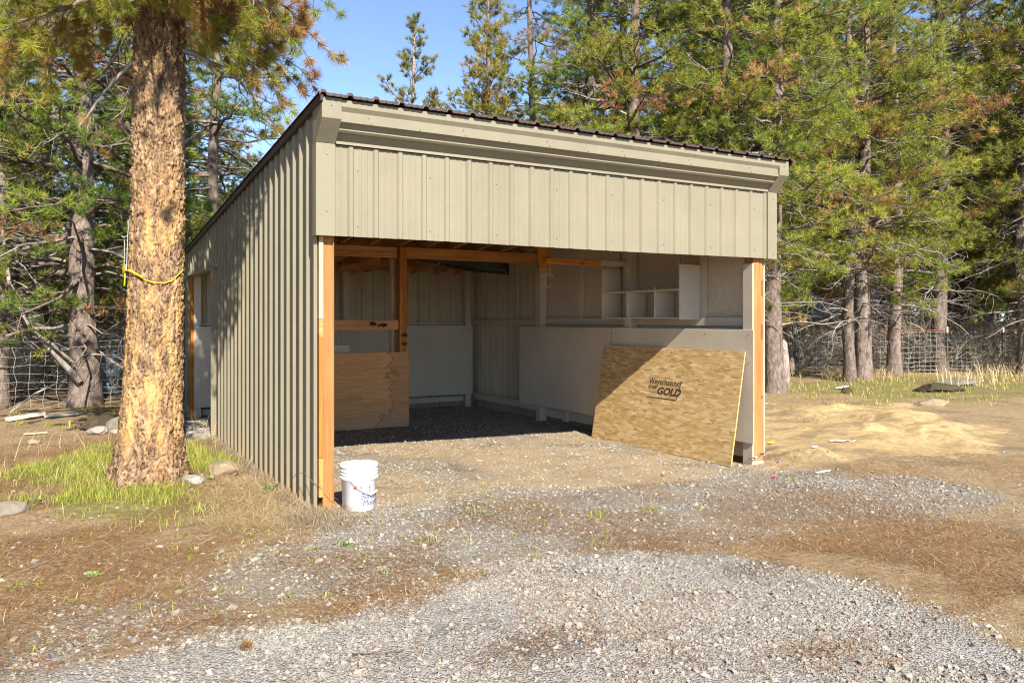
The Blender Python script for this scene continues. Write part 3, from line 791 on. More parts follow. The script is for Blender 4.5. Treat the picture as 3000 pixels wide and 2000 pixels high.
for t_ in (9, 27):
    MB().lathe([(0.006, 0), (0.012, 0.0), (0.013, 0.004), (0.006, 0.005)], 14).build("grommet", m_plain("brass", (0.6, 0.52, 0.36), 0.35, metal=0.6), T).matrix_local = Matrix.Translation(Vector(hem[t_]) + Vector((0, -0.016, 0.012))) @ Matrix.Rotation(R(90), 4, 'X')

# wire scraps hanging at the block
T = thing("hanging_wire", "scrap of pale frayed cord hanging under the orange block", "cord", (3.41, 2.16, 2.05))
CORD = m_plain("pale_cord", (0.62, 0.57, 0.5), 0.8)
MB().tube([(0, 0, 0.06), (0.03, -0.01, 0.0), (-0.02, -0.02, -0.04), (0.05, -0.02, -0.06), (-0.05, -0.01, -0.09), (-0.05, -0.01, -0.17), (-0.02, -0.02, -0.22), (0.03, -0.02, -0.2), (0.02, -0.02, -0.17)], 0.004, 5).build("cord", CORD, T)
MB().tube([(-0.12, 0, -0.08), (-0.05, -0.01, -0.065), (0.05, -0.01, -0.03), (0.06, -0.02, -0.09)], 0.0025, 4).build("strand", CORD, T)

# ------------------------------------------------------------------ paint bucket
BX, BY = 0.305, -0.02
T = thing("bucket", "white plastic paint bucket with blue and red print beside the corner post", "bucket", (BX, BY, gz(BX, BY)))
wt = NT("white_plastic", 0.38, 0.45); wv = wt.coord()
wc = wt.mix(wt.ramp(wt.noise(wv, 9, 6, 0.7), [(0.52, 0.0), (0.75, 0.45)]), (0.78, 0.78, 0.77), (0.50, 0.45, 0.37))
wz = wt.n("ShaderNodeSeparateXYZ"); wt.l(wv, wz.inputs[0])
wc = wt.mix(wt.ramp(wt.math('ADD', wz.outputs[2], wt.math('MULTIPLY', wt.noise(wv, 30, 4), 0.08)), [(0.03, 0.6), (0.12, 0.0)]), wc, (0.48, 0.40, 0.29))
wt.color(wc); WHITE = wt.m
H = 0.352; rb, rt = 0.124, 0.138
prof = [(0.0, 0.004), (rb-0.008, 0.0), (rb, 0.006)]
def rad(z): return rb + (rt-rb)*z/H
prof += [(rad(0.235), 0.235), (rad(0.24)+0.010, 0.240), (rad(0.255)+0.010, 0.262), (rad(0.27), 0.266), (rad(0.275), 0.272), (rad(0.28)+0.008, 0.276), (rad(0.28)+0.008, 0.284), (rad(0.29), 0.288),
         (rad(0.30), 0.298), (rad(0.3)+0.008, 0.302), (rad(0.31)+0.008, 0.309), (rad(0.315), 0.313), (rad(0.33), 0.325), (rad(0.33)+0.010, 0.329), (H*0+rt+0.009, 0.348), (rt+0.005, 0.352), (rt-0.002, 0.350), (rt-0.006, 0.32), (rb-0.006, 0.012), (0.0, 0.010)]
o = MB().lathe(prof, 64).build("body", WHITE, T)
# print wrapped on the wall: angle 0 faces the viewer
face = math.atan2(-5.97-BY, -1.74-BX)
def wrap(o, a0, z0):
    """bends a flat XY mesh round the bucket; x -> arc, y -> height"""
    for vtx in o.data.vertices:
        x, y = vtx.co.x, vtx.co.y; zz = z0 + y; r = rad(zz) + 0.0009; a = face + a0 + x/r
        vtx.co = (r*math.cos(a), r*math.sin(a), zz)
BLUE = m_plain("blue_print", (0.03, 0.045, 0.20), 0.5, 0.1); RED = m_plain("red_print", (0.55, 0.03, 0.045), 0.5, 0.1)
PINK = m_plain("pale_red_print", (0.75, 0.32, 0.33), 0.5, 0.1)
def flat(name, polys, m, a0, z0):
    mb = MB()
    for p in polys:
        mb.add([(x, y, 0) for x, y in p], [tuple(range(len(p)))])
    o = mb.build(name, m, T); wrap(o, a0, z0); return o
for body, a0, z0 in (("Benjamin", 0.11, 0.098), ("Moore", 0.22, 0.048)):
    o = text_mesh("lettering", body, 0.064, BLUE, T, Matrix.Diagonal((0.84, 1, 1, 1)), 0.0, 0.08); wrap(o, a0, z0)
def rect(x0, y0, x1, y1, n=4): return [[(x0+(x1-x0)*i/n, y0), (x0+(x1-x0)*(i+1)/n, y0), (x0+(x1-x0)*(i+1)/n, y1), (x0+(x1-x0)*i/n, y1)] for i in range(n)]
flat("label", rect(0, 0, 0.014, 0.032, 1) + rect(0.017, 0.004, 0.024, 0.028, 1) + rect(0.052, 0.006, 0.060, 0.024, 1), RED, -0.30, 0.172)
flat("label_frame", rect(0.014, 0.0305, 0.064, 0.032) + rect(0.014, 0.0, 0.064, 0.0015) + rect(0.0625, 0, 0.064, 0.032, 1) + rect(0.028, 0.012, 0.050, 0.022, 2), PINK, -0.30, 0.172)
ring = []
for k in range(28):
    a, b = 2*math.pi*k/28, 2*math.pi*(k+1)/28
    ring.append([(0.024*math.cos(a), 0.024*math.sin(a)), (0.024*math.cos(b), 0.024*math.sin(b)), (0.022*math.cos(b), 0.022*math.sin(b)), (0.022*math.cos(a), 0.022*math.sin(a))])
flat("emblem", ring + [[(-0.016, 0.004), (-0.004, 0.006), (-0.004, 0.016), (-0.012, 0.017)], [(0.004, 0.004), (0.016, 0.0), (0.014, 0.012), (0.004, 0.014)], [(-0.012, -0.012), (-0.004, -0.006), (-0.006, -0.002), (-0.014, -0.008)], [(0.006, -0.016), (0.012, -0.013), (0.01, -0.008), (0.005, -0.01)]], PINK, -0.135, 0.142)
flat("triangle_logo", [[(0, 0), (0.036, 0), (0.034, 0.003), (0.004, 0.003)], [(0, 0), (0.004, 0.002), (0.019, 0.052), (0.018, 0.055)], [(0.036, 0), (0.018, 0.055), (0.018, 0.050), (0.033, 0.002)], [(0.012, 0.036), (0.018, 0.055), (0.024, 0.036), (0.018, 0.028)], [(0.016, 0.004), (0.019, 0.004), (0.019, 0.024), (0.017, 0.024)], [(0.023, 0.004), (0.026, 0.004), (0.021, 0.024), (0.020, 0.024)]], RED, 0.50, 0.146)
# bail handle with its grip hanging at the front
pts = [(-0.55, 0.27), (-0.42, 0.235), (-0.22, 0.198), (0.0, 0.172), (0.25, 0.150), (0.45, 0.137), (0.62, 0.128)]
wire = [((rad(z)+0.010)*math.cos(face+a), (rad(z)+0.010)*math.sin(face+a), z) for a, z in pts]
MB().tube(wire, 0.0022, 6).build("bail", SCREW, T)
grip = [((rad(0.13)+0.016)*math.cos(face+a), (rad(0.13)+0.016)*math.sin(face+a), z) for a, z in ((0.60, 0.130), (0.78, 0.135), (0.98, 0.143), (1.2, 0.15))]
MB().tube(grip, 0.008, 10).build("grip", WHITE, T)
a = face - 0.55
MB().bar((rad(.27)*math.cos(a), rad(.27)*math.sin(a), 0.256), (rad(.27)*math.cos(a), rad(.27)*math.sin(a), 0.284), 0.03, 0.026, (math.cos(a), math.sin(a), 0)).build("handle_ear", WHITE, T, 0.003)

# ------------------------------------------------------------------ pines
def perp(D):
    a = np.cross(D, np.array([0.13, 0.27, 0.95])); l = np.linalg.norm(a, axis=1, keepdims=True)
    a = a/np.maximum(l, 1e-6); return a, np.cross(D, a)

def needles(P, D, k, length, width, back, tint, spread=(0.25, 1.25), rg=rng):
    """k needles round each shoot tip P along D -> triangles."""
    P = np.repeat(np.asarray(P, float), k, 0); D = np.repeat(np.asarray(D, float), k, 0); T = np.repeat(np.asarray(tint, float), k)
    n = len(P); a, b = perp(D)
    ph = rg.uniform(0, 2*np.pi, n)[:, None]; an = rg.uniform(spread[0], spread[1], n)[:, None]
    side = a*np.cos(ph)+b*np.sin(ph)
    N = D*np.cos(an)+side*np.sin(an); N[:, 2] -= 0.06
    base = P - D*rg.uniform(0, back, n)[:, None]
    L = (length*rg.uniform(0.75, 1.15, n))[:, None]
    w = np.cross(N, rg.normal(size=(n, 3))); w /= np.linalg.norm(w, axis=1, keepdims=True)
    w *= width/2
    V = np.stack([base-w, base+w, base+N*L], 1).reshape(-1, 3)
    return V, np.arange(3*n).reshape(-1, 3), np.clip(T+rg.uniform(-.05, .05, n), 0, 1)

class Tubes:
    """many thin tapered 3-sided limbs in one mesh"""
    def __init__(s): s.V = []; s.F = []; s.m = []; s.n = 0
    def add(s, pts, r0, r1, mi=0, sides=3):
        k = len(pts); pts = np.asarray(pts, float)
        d = np.gradient(pts, axis=0); d /= np.maximum(np.linalg.norm(d, axis=1, keepdims=True), 1e-6)
        a, b = perp(d); r = np.linspace(r0, r1, k)[:, None]
        ring = [pts + (a*math.cos(2*math.pi*j/sides)+b*math.sin(2*math.pi*j/sides))*r for j in range(sides)]
        V = np.stack(ring, 1).reshape(-1, 3)
        F = []
        for i in range(k-1):
            for j in range(sides): F.append((s.n+i*sides+j, s.n+i*sides+(j+1) % sides, s.n+(i+1)*sides+(j+1) % sides, s.n+(i+1)*sides+j))
        s.V.append(V); s.F += F; s.m += [mi]*len(F); s.n += len(V)
    def mesh(s, name, mats): return fast_mesh(name, np.concatenate(s.V), np.array(s.F), mats, mi=s.m, smooth=True)

def trunk_mesh(name, H, r, m, seed, lean=0.0, wob=0.05, sides=14, segs=30, flare=1.35, tip=0.02):
    rg = np.random.default_rng(seed); zs = np.linspace(0, 1, segs)**1.15*H
    ph = rg.uniform(0, 6, 4); V = []
    for z in zs:
        q = z/H; rr = r*((1-q)**0.85) + tip; rr *= 1 + (flare-1)*math.exp(-z/0.25)
        cx = wob*(math.sin(z*0.7+ph[0])+0.5*math.sin(z*1.7+ph[1]))*min(1, z) + lean*z; cy = wob*math.sin(z*0.6+ph[2])*min(1, z)
        for j in range(sides):
            a = 2*math.pi*j/sides; f = rr*(1+0.07*math.sin(3*a+ph[3]+z)+0.05*rg.uniform(-1, 1))
            V.append((cx+f*math.cos(a), cy+f*math.sin(a), z-0.12 if z == 0 else z))
    F = [(i*sides+j, i*sides+(j+1) % sides, (i+1)*sides+(j+1) % sides, (i+1)*sides+j) for i in range(segs-1) for j in range(sides)]
    axis = lambda z: np.array([wob*(math.sin(z*0.7+ph[0])+0.5*math.sin(z*1.7+ph[1]))*min(1, z)+lean*z, wob*math.sin(z*0.6+ph[2])*min(1, z), z])
    return fast_mesh(name, V, F, m, smooth=True), axis

def pine(seed, H, r, zb, Rm, nmat, per_whorl=4, step=0.36, k=9, nl=0.17, nw=0.017, back=0.07, lean=0.0, dead_from=1.2, dead_n=16, dens=1.0, orange=0.05, shape=0.75, bright=0.0, up=0.25, spread=(0.25, 1.25), tuft=0.13, ztop=None, bark=None):
    """-> (trunk, limbs, crown) mesh data; built once, shared by every copy"""
    rg = np.random.default_rng(seed)
    tm, axis = trunk_mesh("trunk", H, r, bark or BARK, seed, lean)
    tb_ = Tubes(); P = []; Dr = []; Ti = []
    z = zb
    while z < H - 0.15:
        q = (z-zb)/(H-zb)
        for w in range(max(2, int(per_whorl*(1-0.3*q)+rg.uniform(-.5, 1)))):
            if ztop is not None and z > ztop and rg.uniform() < 0.45: continue
            az = rg.uniform(0, 2*np.pi); L = Rm*((1-q)**shape*(0.75 + 0.25*min(1, q*5)) + 0.07)*rg.uniform(0.6, 1.12)
            el = up*(0.2+2.2*q) + rg.uniform(-.28, .22); zz = z + rg.uniform(-.15, .15)
            h = np.array([math.cos(az), math.sin(az), 0]); s0_ = axis(min(zz, H)); npt = 6
            t = np.linspace(0, 1, npt)
            bend = rg.uniform(-.2, .35); wig = rg.normal(0, 0.03*L, (npt, 3)); wig[0] = 0
            pts = s0_ + (h*math.cos(el))[None]*(L*t)[:, None] + np.stack([0*t, 0*t, L*(math.sin(el)*t - 0.18*t*(1-q) + bend*t*t*0.7)], 1) + wig
            tb_.add(pts, max(0.012, 0.018*L+0.01*(1-q)), 0.006, 0)
            btint = np.clip(rg.normal(0.46+bright, 0.16), 0.05, 0.88)
            if rg.uniform() < orange: btint = rg.uniform(0.92, 1.0)
            ns = max(3, int(L*4.6*dens))
            for i in range(ns):
                u = 0.28 + 0.72*(i+rg.uniform(0, 1))/ns; j = min(int(u*(npt-1)), npt-2); f = u*(npt-1)-j
                p0 = pts[j]*(1-f)+pts[j+1]*f; d0 = pts[j+1]-pts[j]; d0 = d0/np.linalg.norm(d0)
                sd = np.cross(d0, [0, 0, 1]); sd /= max(np.linalg.norm(sd), 1e-6)
                sl = min(0.75, (0.40*L*(1.15-u)+0.12)*rg.uniform(0.6, 1.2))
                d = d0*0.6 + sd*(1 if i % 2 else -1)*rg.uniform(0.5, 1.0) + np.array([0, 0, rg.uniform(-.25, .5)]); d /= np.linalg.norm(d)
                p2 = p0 + d*sl + np.array([0, 0, 0.12*sl]); pm = p0 + d*sl*0.5
                tb_.add([p0, pm, p2], 0.006, 0.003, 0)
                nt = max(2, int(sl/tuft*1.25)); ti = btint + rg.normal(0, 0.07)
                if btint < 0.9 and rg.uniform() < orange*0.6: ti = rg.uniform(0.9, 1)
                for x in range(nt):
                    g = 0.3 + 0.7*(x+1)/nt; P.append(p0*(1-g)+p2*g + rg.normal(0, 0.03, 3)); dd = d*0.7 + np.array([0, 0, 0.55]) + rg.normal(0, 0.3, 3); Dr.append(dd/np.linalg.norm(dd)); Ti.append(ti + rg.normal(0, 0.09) + 0.10*g)
            P.append(pts[-1]); dd = pts[-1]-pts[-2]; Dr.append(dd/np.linalg.norm(dd)); Ti.append(btint+0.12)
        z += step*rg.uniform(0.7, 1.3)
    for x in range(6):
        P.append(axis(H)-np.array([0, 0, 0.09*x])); Dr.append(np.array([0, 0, 1.0])); Ti.append(0.6+bright)
    # bare grey dead branches below and inside the crown
    for i in range(dead_n):
        zz = rg.uniform(dead_from, zb + 0.35*(H-zb)); az = rg.uniform(0, 2*np.pi); L = Rm*rg.uniform(0.35, 0.95)
        h = np.array([math.cos(az), math.sin(az), rg.uniform(-.25, .3)]); t = np.linspace(0, 1, 6)
        pts = axis(zz) + h[None]*(L*t)[:, None] + np.stack([0*t, 0*t, -0.25*L*t*t], 1) + np.cumsum(rg.normal(0, 0.035*L, (6, 3)), 0)
        tb_.add(pts, 0.015+0.008*L, 0.004, 1)
        for s_ in range(int(5+L*4)):
            u = rg.uniform(0.15, 1); j = min(int(u*5), 4); p0 = pts[j]*(1-(u*5-j))+pts[j+1]*(u*5-j)
            d = h*0.5 + rg.normal(0, 0.7, 3); d /= np.linalg.norm(d); l = rg.uniform(0.15, 0.5)*min(1, L)
            tb_.add([p0, p0+d*l*0.5+rg.normal(0, .03, 3), p0+d*l+np.array([0, 0, rg.uniform(-.15, .1)])+rg.normal(0, .04, 3)], 0.006, 0.002, 1)
    V, F, T = needles(P, Dr, k, nl, nw, back, np.array(Ti), spread, rg)
    return tm, tb_.mesh("limbs", [BARK, TWIG]), fast_mesh("crown", V, F, nmat, T), len(F)

def plant(mesh3, x, y, rz, sc, label, group=None, name="pine_tree", cat="tree", zadd=0.0):
    t = thing(name, label, cat, (x, y, gz(x, y)+zadd), rz, group)
    t.scale = (sc, sc, sc)
    link("trunk", mesh3[0], t)
    tag(link("limbs", mesh3[1], t), kind="stuff"); tag(link("crown", mesh3[2], t), kind="stuff")
    return t

BIG = dict(per_whorl=6, step=0.31, dens=1.35, k=27, nl=0.155, nw=0.0115, tuft=0.19, spread=(0.2, 1.5))
V_BIG = [pine(101, 14.5, 0.19, 2.4, 2.7, NEEDLE, orange=0.025, dead_n=30, bright=0.08, ztop=10.5, dead_from=1.0, **BIG),
         pine(102, 13.0, 0.16, 1.8, 2.5, NEEDLE, orange=0.02, dead_n=18, bright=0.02, ztop=10.5, **BIG),
         pine(103, 15.0, 0.17, 3.4, 2.4, NEEDLE, orange=0.03, dead_n=36, bright=0.12, ztop=11.5, **BIG)]
V_YEL = [pine(111, 13.5, 0.14, 3.4, 2.2, NEEDLE_YEL, orange=0.04, dead_n=30, ztop=11.5, **{**BIG, 'per_whorl': 5, 'dens': 1.4}),
         pine(112, 14.0, 0.13, 3.0, 2.1, NEEDLE_YEL, orange=0.06, dead_n=34, ztop=11.5, **{**BIG, 'per_whorl': 4, 'dens': 1.4})]
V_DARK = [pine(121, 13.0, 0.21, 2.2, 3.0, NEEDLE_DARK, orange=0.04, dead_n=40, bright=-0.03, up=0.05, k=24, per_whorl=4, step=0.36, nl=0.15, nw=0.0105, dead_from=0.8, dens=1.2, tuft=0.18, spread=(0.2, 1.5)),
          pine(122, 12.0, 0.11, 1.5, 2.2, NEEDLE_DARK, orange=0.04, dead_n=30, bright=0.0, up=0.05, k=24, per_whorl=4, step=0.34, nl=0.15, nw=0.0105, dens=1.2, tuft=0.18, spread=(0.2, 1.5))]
V_SLIM = [pine(131, 13.5, 0.10, 4.0, 1.6, NEEDLE, orange=0.09, dead_n=46, k=7, nl=0.22, nw=0.036, per_whorl=4, step=0.42, dens=1.1),
          pine(132, 12.0, 0.085, 3.0, 1.5, NEEDLE_YEL, orange=0.12, dead_n=50, k=7, nl=0.22, nw=0.036, per_whorl=4, step=0.42, dens=1.1),
          pine(133, 15.0, 0.11, 5.0, 1.8, NEEDLE_DARK, orange=0.06, dead_n=50, k=7, nl=0.22, nw=0.036, per_whorl=4, step=0.42, dens=1.1)]
V_CONE = pine(141, 9.4, 0.10, 1.0, 2.1, NEEDLE_YEL, step=0.22, per_whorl=6, k=20, nl=0.14, nw=0.014, tuft=0.14, shape=0.9, up=0.4, dead_n=4, dens=1.9, orange=0.02, bright=0.12)
V_YOUNG = pine(142, 10.2, 0.085, 3.0, 2.0, NEEDLE_BLUE, step=0.46, per_whorl=4, k=34, nl=0.15, nw=0.012, shape=0.75, up=0.42, dead_n=0, dens=0.8, orange=0.0, spread=(0.2, 1.1), tuft=0.07, bark=BIRCHY)
print("TRIS", sum(v[3] for v in V_BIG+V_YEL+V_DARK+V_SLIM+[V_CONE, V_YOUNG]))

RT = "pines along the right side of the yard"
plant(V_BIG[2], 11.46, 5.94, 0.4, 1.0, "gray barked pine just outside the shed's right post", RT)
plant(V_YEL[1], 15.34, 7.06, 1.9, 0.95, "thin dark pine trunk close beside a thicker pine before the fence", RT)
plant(V_BIG[0], 15.79, 7.03, 2.6, 1.0, "thick pine trunk right of its thinner neighbor before the fence", RT)
plant(V_SLIM[2], 21.67, 6.32, 2.0, 1.15, "dark straight pine trunk at the far right end of the wire fence", RT)
BK = "pines rising behind the shed roof"
plant(V_BIG[0], 10.72, 6.6, 3.3, 0.95, "pine with pale bare trunk showing above the right half of the shed roof", BK)
plant(V_BIG[1], 9.09, 7.64, 1.2, 1.05, "bushy bright green pine over the middle of the shed roof", BK)
plant(V_BIG[2], 8.41, 8.26, 4.4, 0.85, "full green pine left of the bushiest one over the roof", BK)
plant(V_DARK[1], 7.60, 9.42, 0.6, 0.95, "dark shaded pine beside the yellow cone-shaped one over the roof", BK)
plant(V_CONE, 6.98, 10.46, 0.9, 1.02, "yellow green cone-shaped pine at the edge of the open sky", BK)
plant(V_YOUNG, 7.44, 15.85, 0.3, 1.02, "slim young pine standing alone against the open sky", BK)
plant(V_CONE, 7.36, 14.4, 2.2, 0.83, "small yellowish pine top just right of the lone young pine", BK)
plant(V_YEL[0], 9.6, 8.8, 5.1, 1.0, "yellowish pine behind the right middle of the shed roof", BK)
plant(V_BIG[1], 12.4, 8.4, 2.2, 1.0, "leafy pine behind the gray barked one by the shed's right side", BK)
LT = "pines on the left beyond the wire fence"
plant(V_DARK[0], -1.29, 9.32, 0.8, 1.0, "stout pine with dappled trunk on the fence line left of the big tree", LT)
plant(V_DARK[1], -2.50, 9.76, 2.5, 1.0, "pine trunk cut by the left border of the photo", LT)
plant(V_DARK[1], 0.95, 9.9, 4.0, 1.0, "slender bent pine seen between the big trunk and the shed wall", LT)
plant(V_DARK[0], 0.5, 12.2, 2.9, 0.9, "shaded pine behind the slender bent one beside the shed", LT)
plant(V_DARK[1], -0.3, 13.9, 1.0, 1.1, "dark pine directly behind the big trunk's right edge", LT)
plant(V_DARK[0], -3.4, 12.6, 4.9, 1.0, "wide dark pine deep behind the left fence", LT)
plant(V_DARK[1], -1.9, 14.8, 5.5, 1.15, "tall dark pine farther behind the stout dappled trunk", LT)
plant(V_DARK[0], -5.3, 10.6, 3.5, 0.9, "broad pine whose boughs reach in from the left border", LT)
# deeper wood: trees one can still count
rw = np.random.default_rng(77)
def wood(n, pxr, yr, variants, label, group, minsep=1.1):
    got = []; c_, s_ = math.cos(R(29.8)), math.sin(R(29.8)); tries = 0
    while len(got) < n and tries < 4000:
        tries += 1
        b = rw.uniform(*pxr); y = math.sqrt(rw.uniform(yr[0]**2, yr[1]**2)); x = b*y
        X = -1.7445 + x*c_ + y*s_; Y = -5.9729 - x*s_ + y*c_
        if any(math.hypot(X-a, Y-b2) < minsep for a, b2 in got): continue
        got.append((X, Y))
        plant(variants[(len(got)-1) % len(variants)], X, Y, rw.uniform(0, 6.28), rw.uniform(0.85, 1.2), label(len(got)-1, X, Y) if callable(label) else label, group)
def place_of(X, Y):
    c_, s_ = math.cos(R(29.8)), math.sin(R(29.8)); dx, dy = X+1.7445, Y+5.9729
    px = 1500 + 2350*(dx*c_-dy*s_)/(dx*s_+dy*c_); far = dx*s_+dy*c_ > 23.5
    for lim, txt in ((2130, "over the shed roof's right third"), (2255, "over the shed roof's right end"), (2335, "behind the peeling stump"), (2440, "between the peeling stump and the two close trunks"),
                     (2540, "behind the two close trunks"), (2640, "before the dark railed porch"), (2720, "just right of the railed porch"), (2800, "behind the middle white tipped post"), (2870, "left of the blue box"), (2940, "behind the last white tipped post"), (9999, "at the right border of the photo")):
        if px < lim: return txt, far
def depth_of(X, Y): return (X+1.7445)*math.sin(R(29.8)) + (Y+5.9729)*math.cos(R(29.8))
def name_deep(i, X, Y):
    d = depth_of(X, Y); how = "nearer" if d < 38 else "deep" if d < 47 else "farthest"
    return "%s %s pine in the right wood, %s" % (how, ("slender green", "slender yellowish", "slender dark")[i % 3], place_of(X, Y)[0])
def name_left(i, X, Y):
    c_, s_ = math.cos(R(29.8)), math.sin(R(29.8)); dx, dy = X+1.7445, Y+5.9729; px = 1500 + 2350*(dx*c_-dy*s_)/(dx*s_+dy*c_)
    where = "at the left border" if px < 60 else "left of the stout dappled trunk" if px < 190 else "behind the stout dappled trunk" if px < 300 else "behind the big old pine" if px < 545 else "between the big pine and the shed"
    return "%s dark pine of the left wood, %s" % (("bushy", "slender")[i % 2] + (" far off" if depth_of(X, Y) > 31 else ""), where)
def name_front(i, X, Y):
    txt, far = place_of(X, Y); look = ("yellowish", "bright green", "orange flecked yellowish", "bushy green", "dense dark green")[i % 5]
    return " ".join(("%s%s pine of the right wood, %s" % ("deeper " if far else "", look, txt)).split()[:16])
wood(19, (0.26, 0.82), (20.5, 29), [V_YEL[0], V_BIG[2], V_YEL[1], V_BIG[1], V_BIG[0]], name_front, "front row of the right wood", 1.6)
wood(64, (0.02, 0.86), (28, 56), V_SLIM, name_deep, "slender pines in the right wood", 1.0)
wood(14, (-0.80, -0.38), (18, 42), [V_DARK[1], V_SLIM[2]], name_left, "pines in the left wood", 1.5)
for x, y in ((1.0, -17.9),): plant(V_YEL[1], x, y, x, 0.7, "pine behind the viewpoint shading the near gravel's right corner")
# the wood goes on to the left of the frame and shades the side wall
for i_, (x, y) in enumerate(((-6.5, 1.5), (-5.2, 4.2), (-7.2, 6.4), (-7.8, -1.2), (-8.6, 3.6))):
    plant(V_DARK[i_ % 2], x, y, i_*1.3, 1.0, "shady pine at the yard's outer left edge", "pines at the yard's outer left edge")
# pines standing outside the frame whose shade falls into the yard
SHD = None
for x, y, v, rz in ((23.0, -2.6, V_BIG[1], 1.9),):
    plant(v, x, y, rz, 1.0, "tall pine at the yard's outer right edge", SHD)

# far off the wood closes into one mass, with grey brush between the trunks
def mass(name, n, xr, yr, zr, length, width, mat, tint, label, k=6, up=0.3):
    rg = np.random.default_rng(n); c_, s_ = math.cos(R(29.8)), math.sin(R(29.8))
    Y = rg.uniform(*yr, n); X = rg.uniform(*xr, n)*Y
    wx, wy = -1.7445 + X*c_ + Y*s_, -5.9729 - X*s_ + Y*c_
    hmax = zr[1]*(0.55+0.7*vnoise(X*0.35, Y*0.1, 3))
    z = ground_z(wx, wy) + zr[0] + (hmax-zr[0])*rg.uniform(0, 1, n)**0.9
    D = rg.normal(size=(n, 3)); D[:, 2] = np.abs(D[:, 2])+up; D /= np.linalg.norm(D, axis=1, keepdims=True)
    ti = np.clip(0.45 + 0.5*(vnoise(X*0.8, z*0.7, 7)-0.5) + rg.normal(0, 0.1, n), 0, 0.88) if tint is None else np.clip(rg.normal(tint, 0.2, n), 0, 1)
    V, F, T = needles(np.stack([wx, wy, z], 1), D, k, length, width, length*0.5, ti, (0.2, 1.4), rg)
    tag(link(name, fast_mesh(name, V, F, mat, T)), label, kind="stuff")
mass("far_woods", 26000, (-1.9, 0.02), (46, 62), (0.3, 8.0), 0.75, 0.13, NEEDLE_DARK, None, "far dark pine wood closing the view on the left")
mass("far_woods", 26000, (0.0, 1.0), (58, 74), (0.3, 15.0), 0.85, 0.15, NEEDLE, None, "far pine wood closing the view on the right")
BRUSHM = m_needles("dead_brush", [(0.0, (0.14, 0.115, 0.09)), (0.5, (0.32, 0.27, 0.21)), (1.0, (0.5, 0.43, 0.35))])
mass("undergrowth", 9000, (0.33, 0.86), (22.5, 38), (0.0, 1.7), 0.55, 0.012, BRUSHM, 0.5, "tangle of gray dead brush among the trunks behind the right fence", 7)
mass("undergrowth", 5000, (-0.85, -0.36), (15, 30), (0.0, 1.3), 0.5, 0.011, BRUSHM, 0.4, "tangle of gray dead brush among the trunks behind the left fence", 7)

# ------------------------------------------------------------------ the big old pine
T = thing("pine_tree", "massive old pine with flaking orange bark and a yellow rope round it", "tree", (-1.03, 1.66, 0))
TX, TY = -1.03, 1.66
cr, sr_ = math.cos(R(29.8)), math.sin(R(29.8))
RIGHT = np.array([cr, -sr_, 0]); TOCAM = np.array([-sr_, -cr, 0])
HT, NA, NZ = 6.2, 190, 560
zz = np.linspace(-0.12, HT, NZ)
def trunk_r(z):
    return 0.226 - 0.011*np.clip(z, 0, 9) + 0.085*np.exp(-np.maximum(z, 0)/0.22) + 0.03*np.exp(-np.maximum(z, 0)/0.8)
def trunk_c(z):
    z = np.asarray(z, float); off = 0.030*z + 0.02*np.sin(z*0.9)
    return TX + RIGHT[0]*off, TY + RIGHT[1]*off
ang = np.linspace(0, 2*np.pi, NA, endpoint=False)
A, Z = np.meshgrid(ang, zz)
rr = trunk_r(Z)
rr = rr*(1 + 0.03*np.sin(3*A+1+Z*0.6) + 0.02*np.sin(5*A+2.0-Z)) + 0.075*np.exp(-np.maximum(Z, 0)/0.17)*np.sin(5*A+0.5)
# bark plates: voronoi cells stretched up the trunk
kd_n = 11000; kr = np.random.default_rng(5)
ca, cz = kr.uniform(0, 2*np.pi, kd_n), kr.uniform(-.3, HT+.2, kd_n)
STR = 0.5
kd = KDTree(kd_n)
for i in range(kd_n): kd.insert((0.21*math.cos(ca[i]), 0.21*math.sin(ca[i]), cz[i]*STR), i)
kd.balance()
plate = kr.uniform(0, 1, kd_n); tlt = kr.uniform(-1, 1, (kd_n, 2)); rough_hi = kr.uniform(0.4, 1.0, kd_n)
wa = (fbm(A*5, Z*7, 61, 5)-0.5); wb = (fbm(A*5+9, Z*7, 62, 5)-0.5)
Aw = A + wa*0.55; Zw = Z + wb*0.26
Dsp = np.zeros(A.size); Tn = np.zeros(A.size)
qa = np.stack([0.21*np.cos(Aw).ravel(), 0.21*np.sin(Aw).ravel(), Zw.ravel()*STR], 1)
for i, q in enumerate(qa):
    (c0, i0, d0), (c1, i1, d1) = kd.find_n(q, 2)
    e = min(1.0, (d1-d0)/0.0055); e = e*e*(3-2*e)
    t0 = tlt[i0]
    Dsp[i] = e*(0.003+0.015*rough_hi[i0]**2) + e*((q[2]-c0[2])/STR*t0[0]*0.16)
    Tn[i] = 0.0 if e < 0.25 else (0.3+0.7*plate[i0])*e
furrow = np.abs(fbm(A.ravel()*5.5, Z.ravel()*1.5, 66, 4)-0.5)
fine = (fbm(A.ravel()*22, Z.ravel()*26, 64, 3)-0.5)*0.012 - 0.016*sstep(0.06, 0.0, furrow)
upz = sstep(2.1, 3.0, Z.ravel())
rr = rr.ravel() + Dsp*1.35*(1+0.3*upz) + fine
CX, CY = trunk_c(Z.ravel())
Vt = np.stack([CX + rr*np.cos(A.ravel()) - TX, CY + rr*np.sin(A.ravel()) - TY, Z.ravel()], 1)
ii = np.arange(NA*NZ).reshape(NZ, NA); jn = np.roll(ii, -1, 1)
Ft = np.stack([ii[:-1], jn[:-1], jn[1:], ii[1:]], -1).reshape(-1, 4)
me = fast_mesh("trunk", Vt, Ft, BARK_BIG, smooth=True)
at_ = me.attributes.new("tint", 'FLOAT', 'POINT'); at_.data.foreach_set("value", Tn.astype(np.float32))
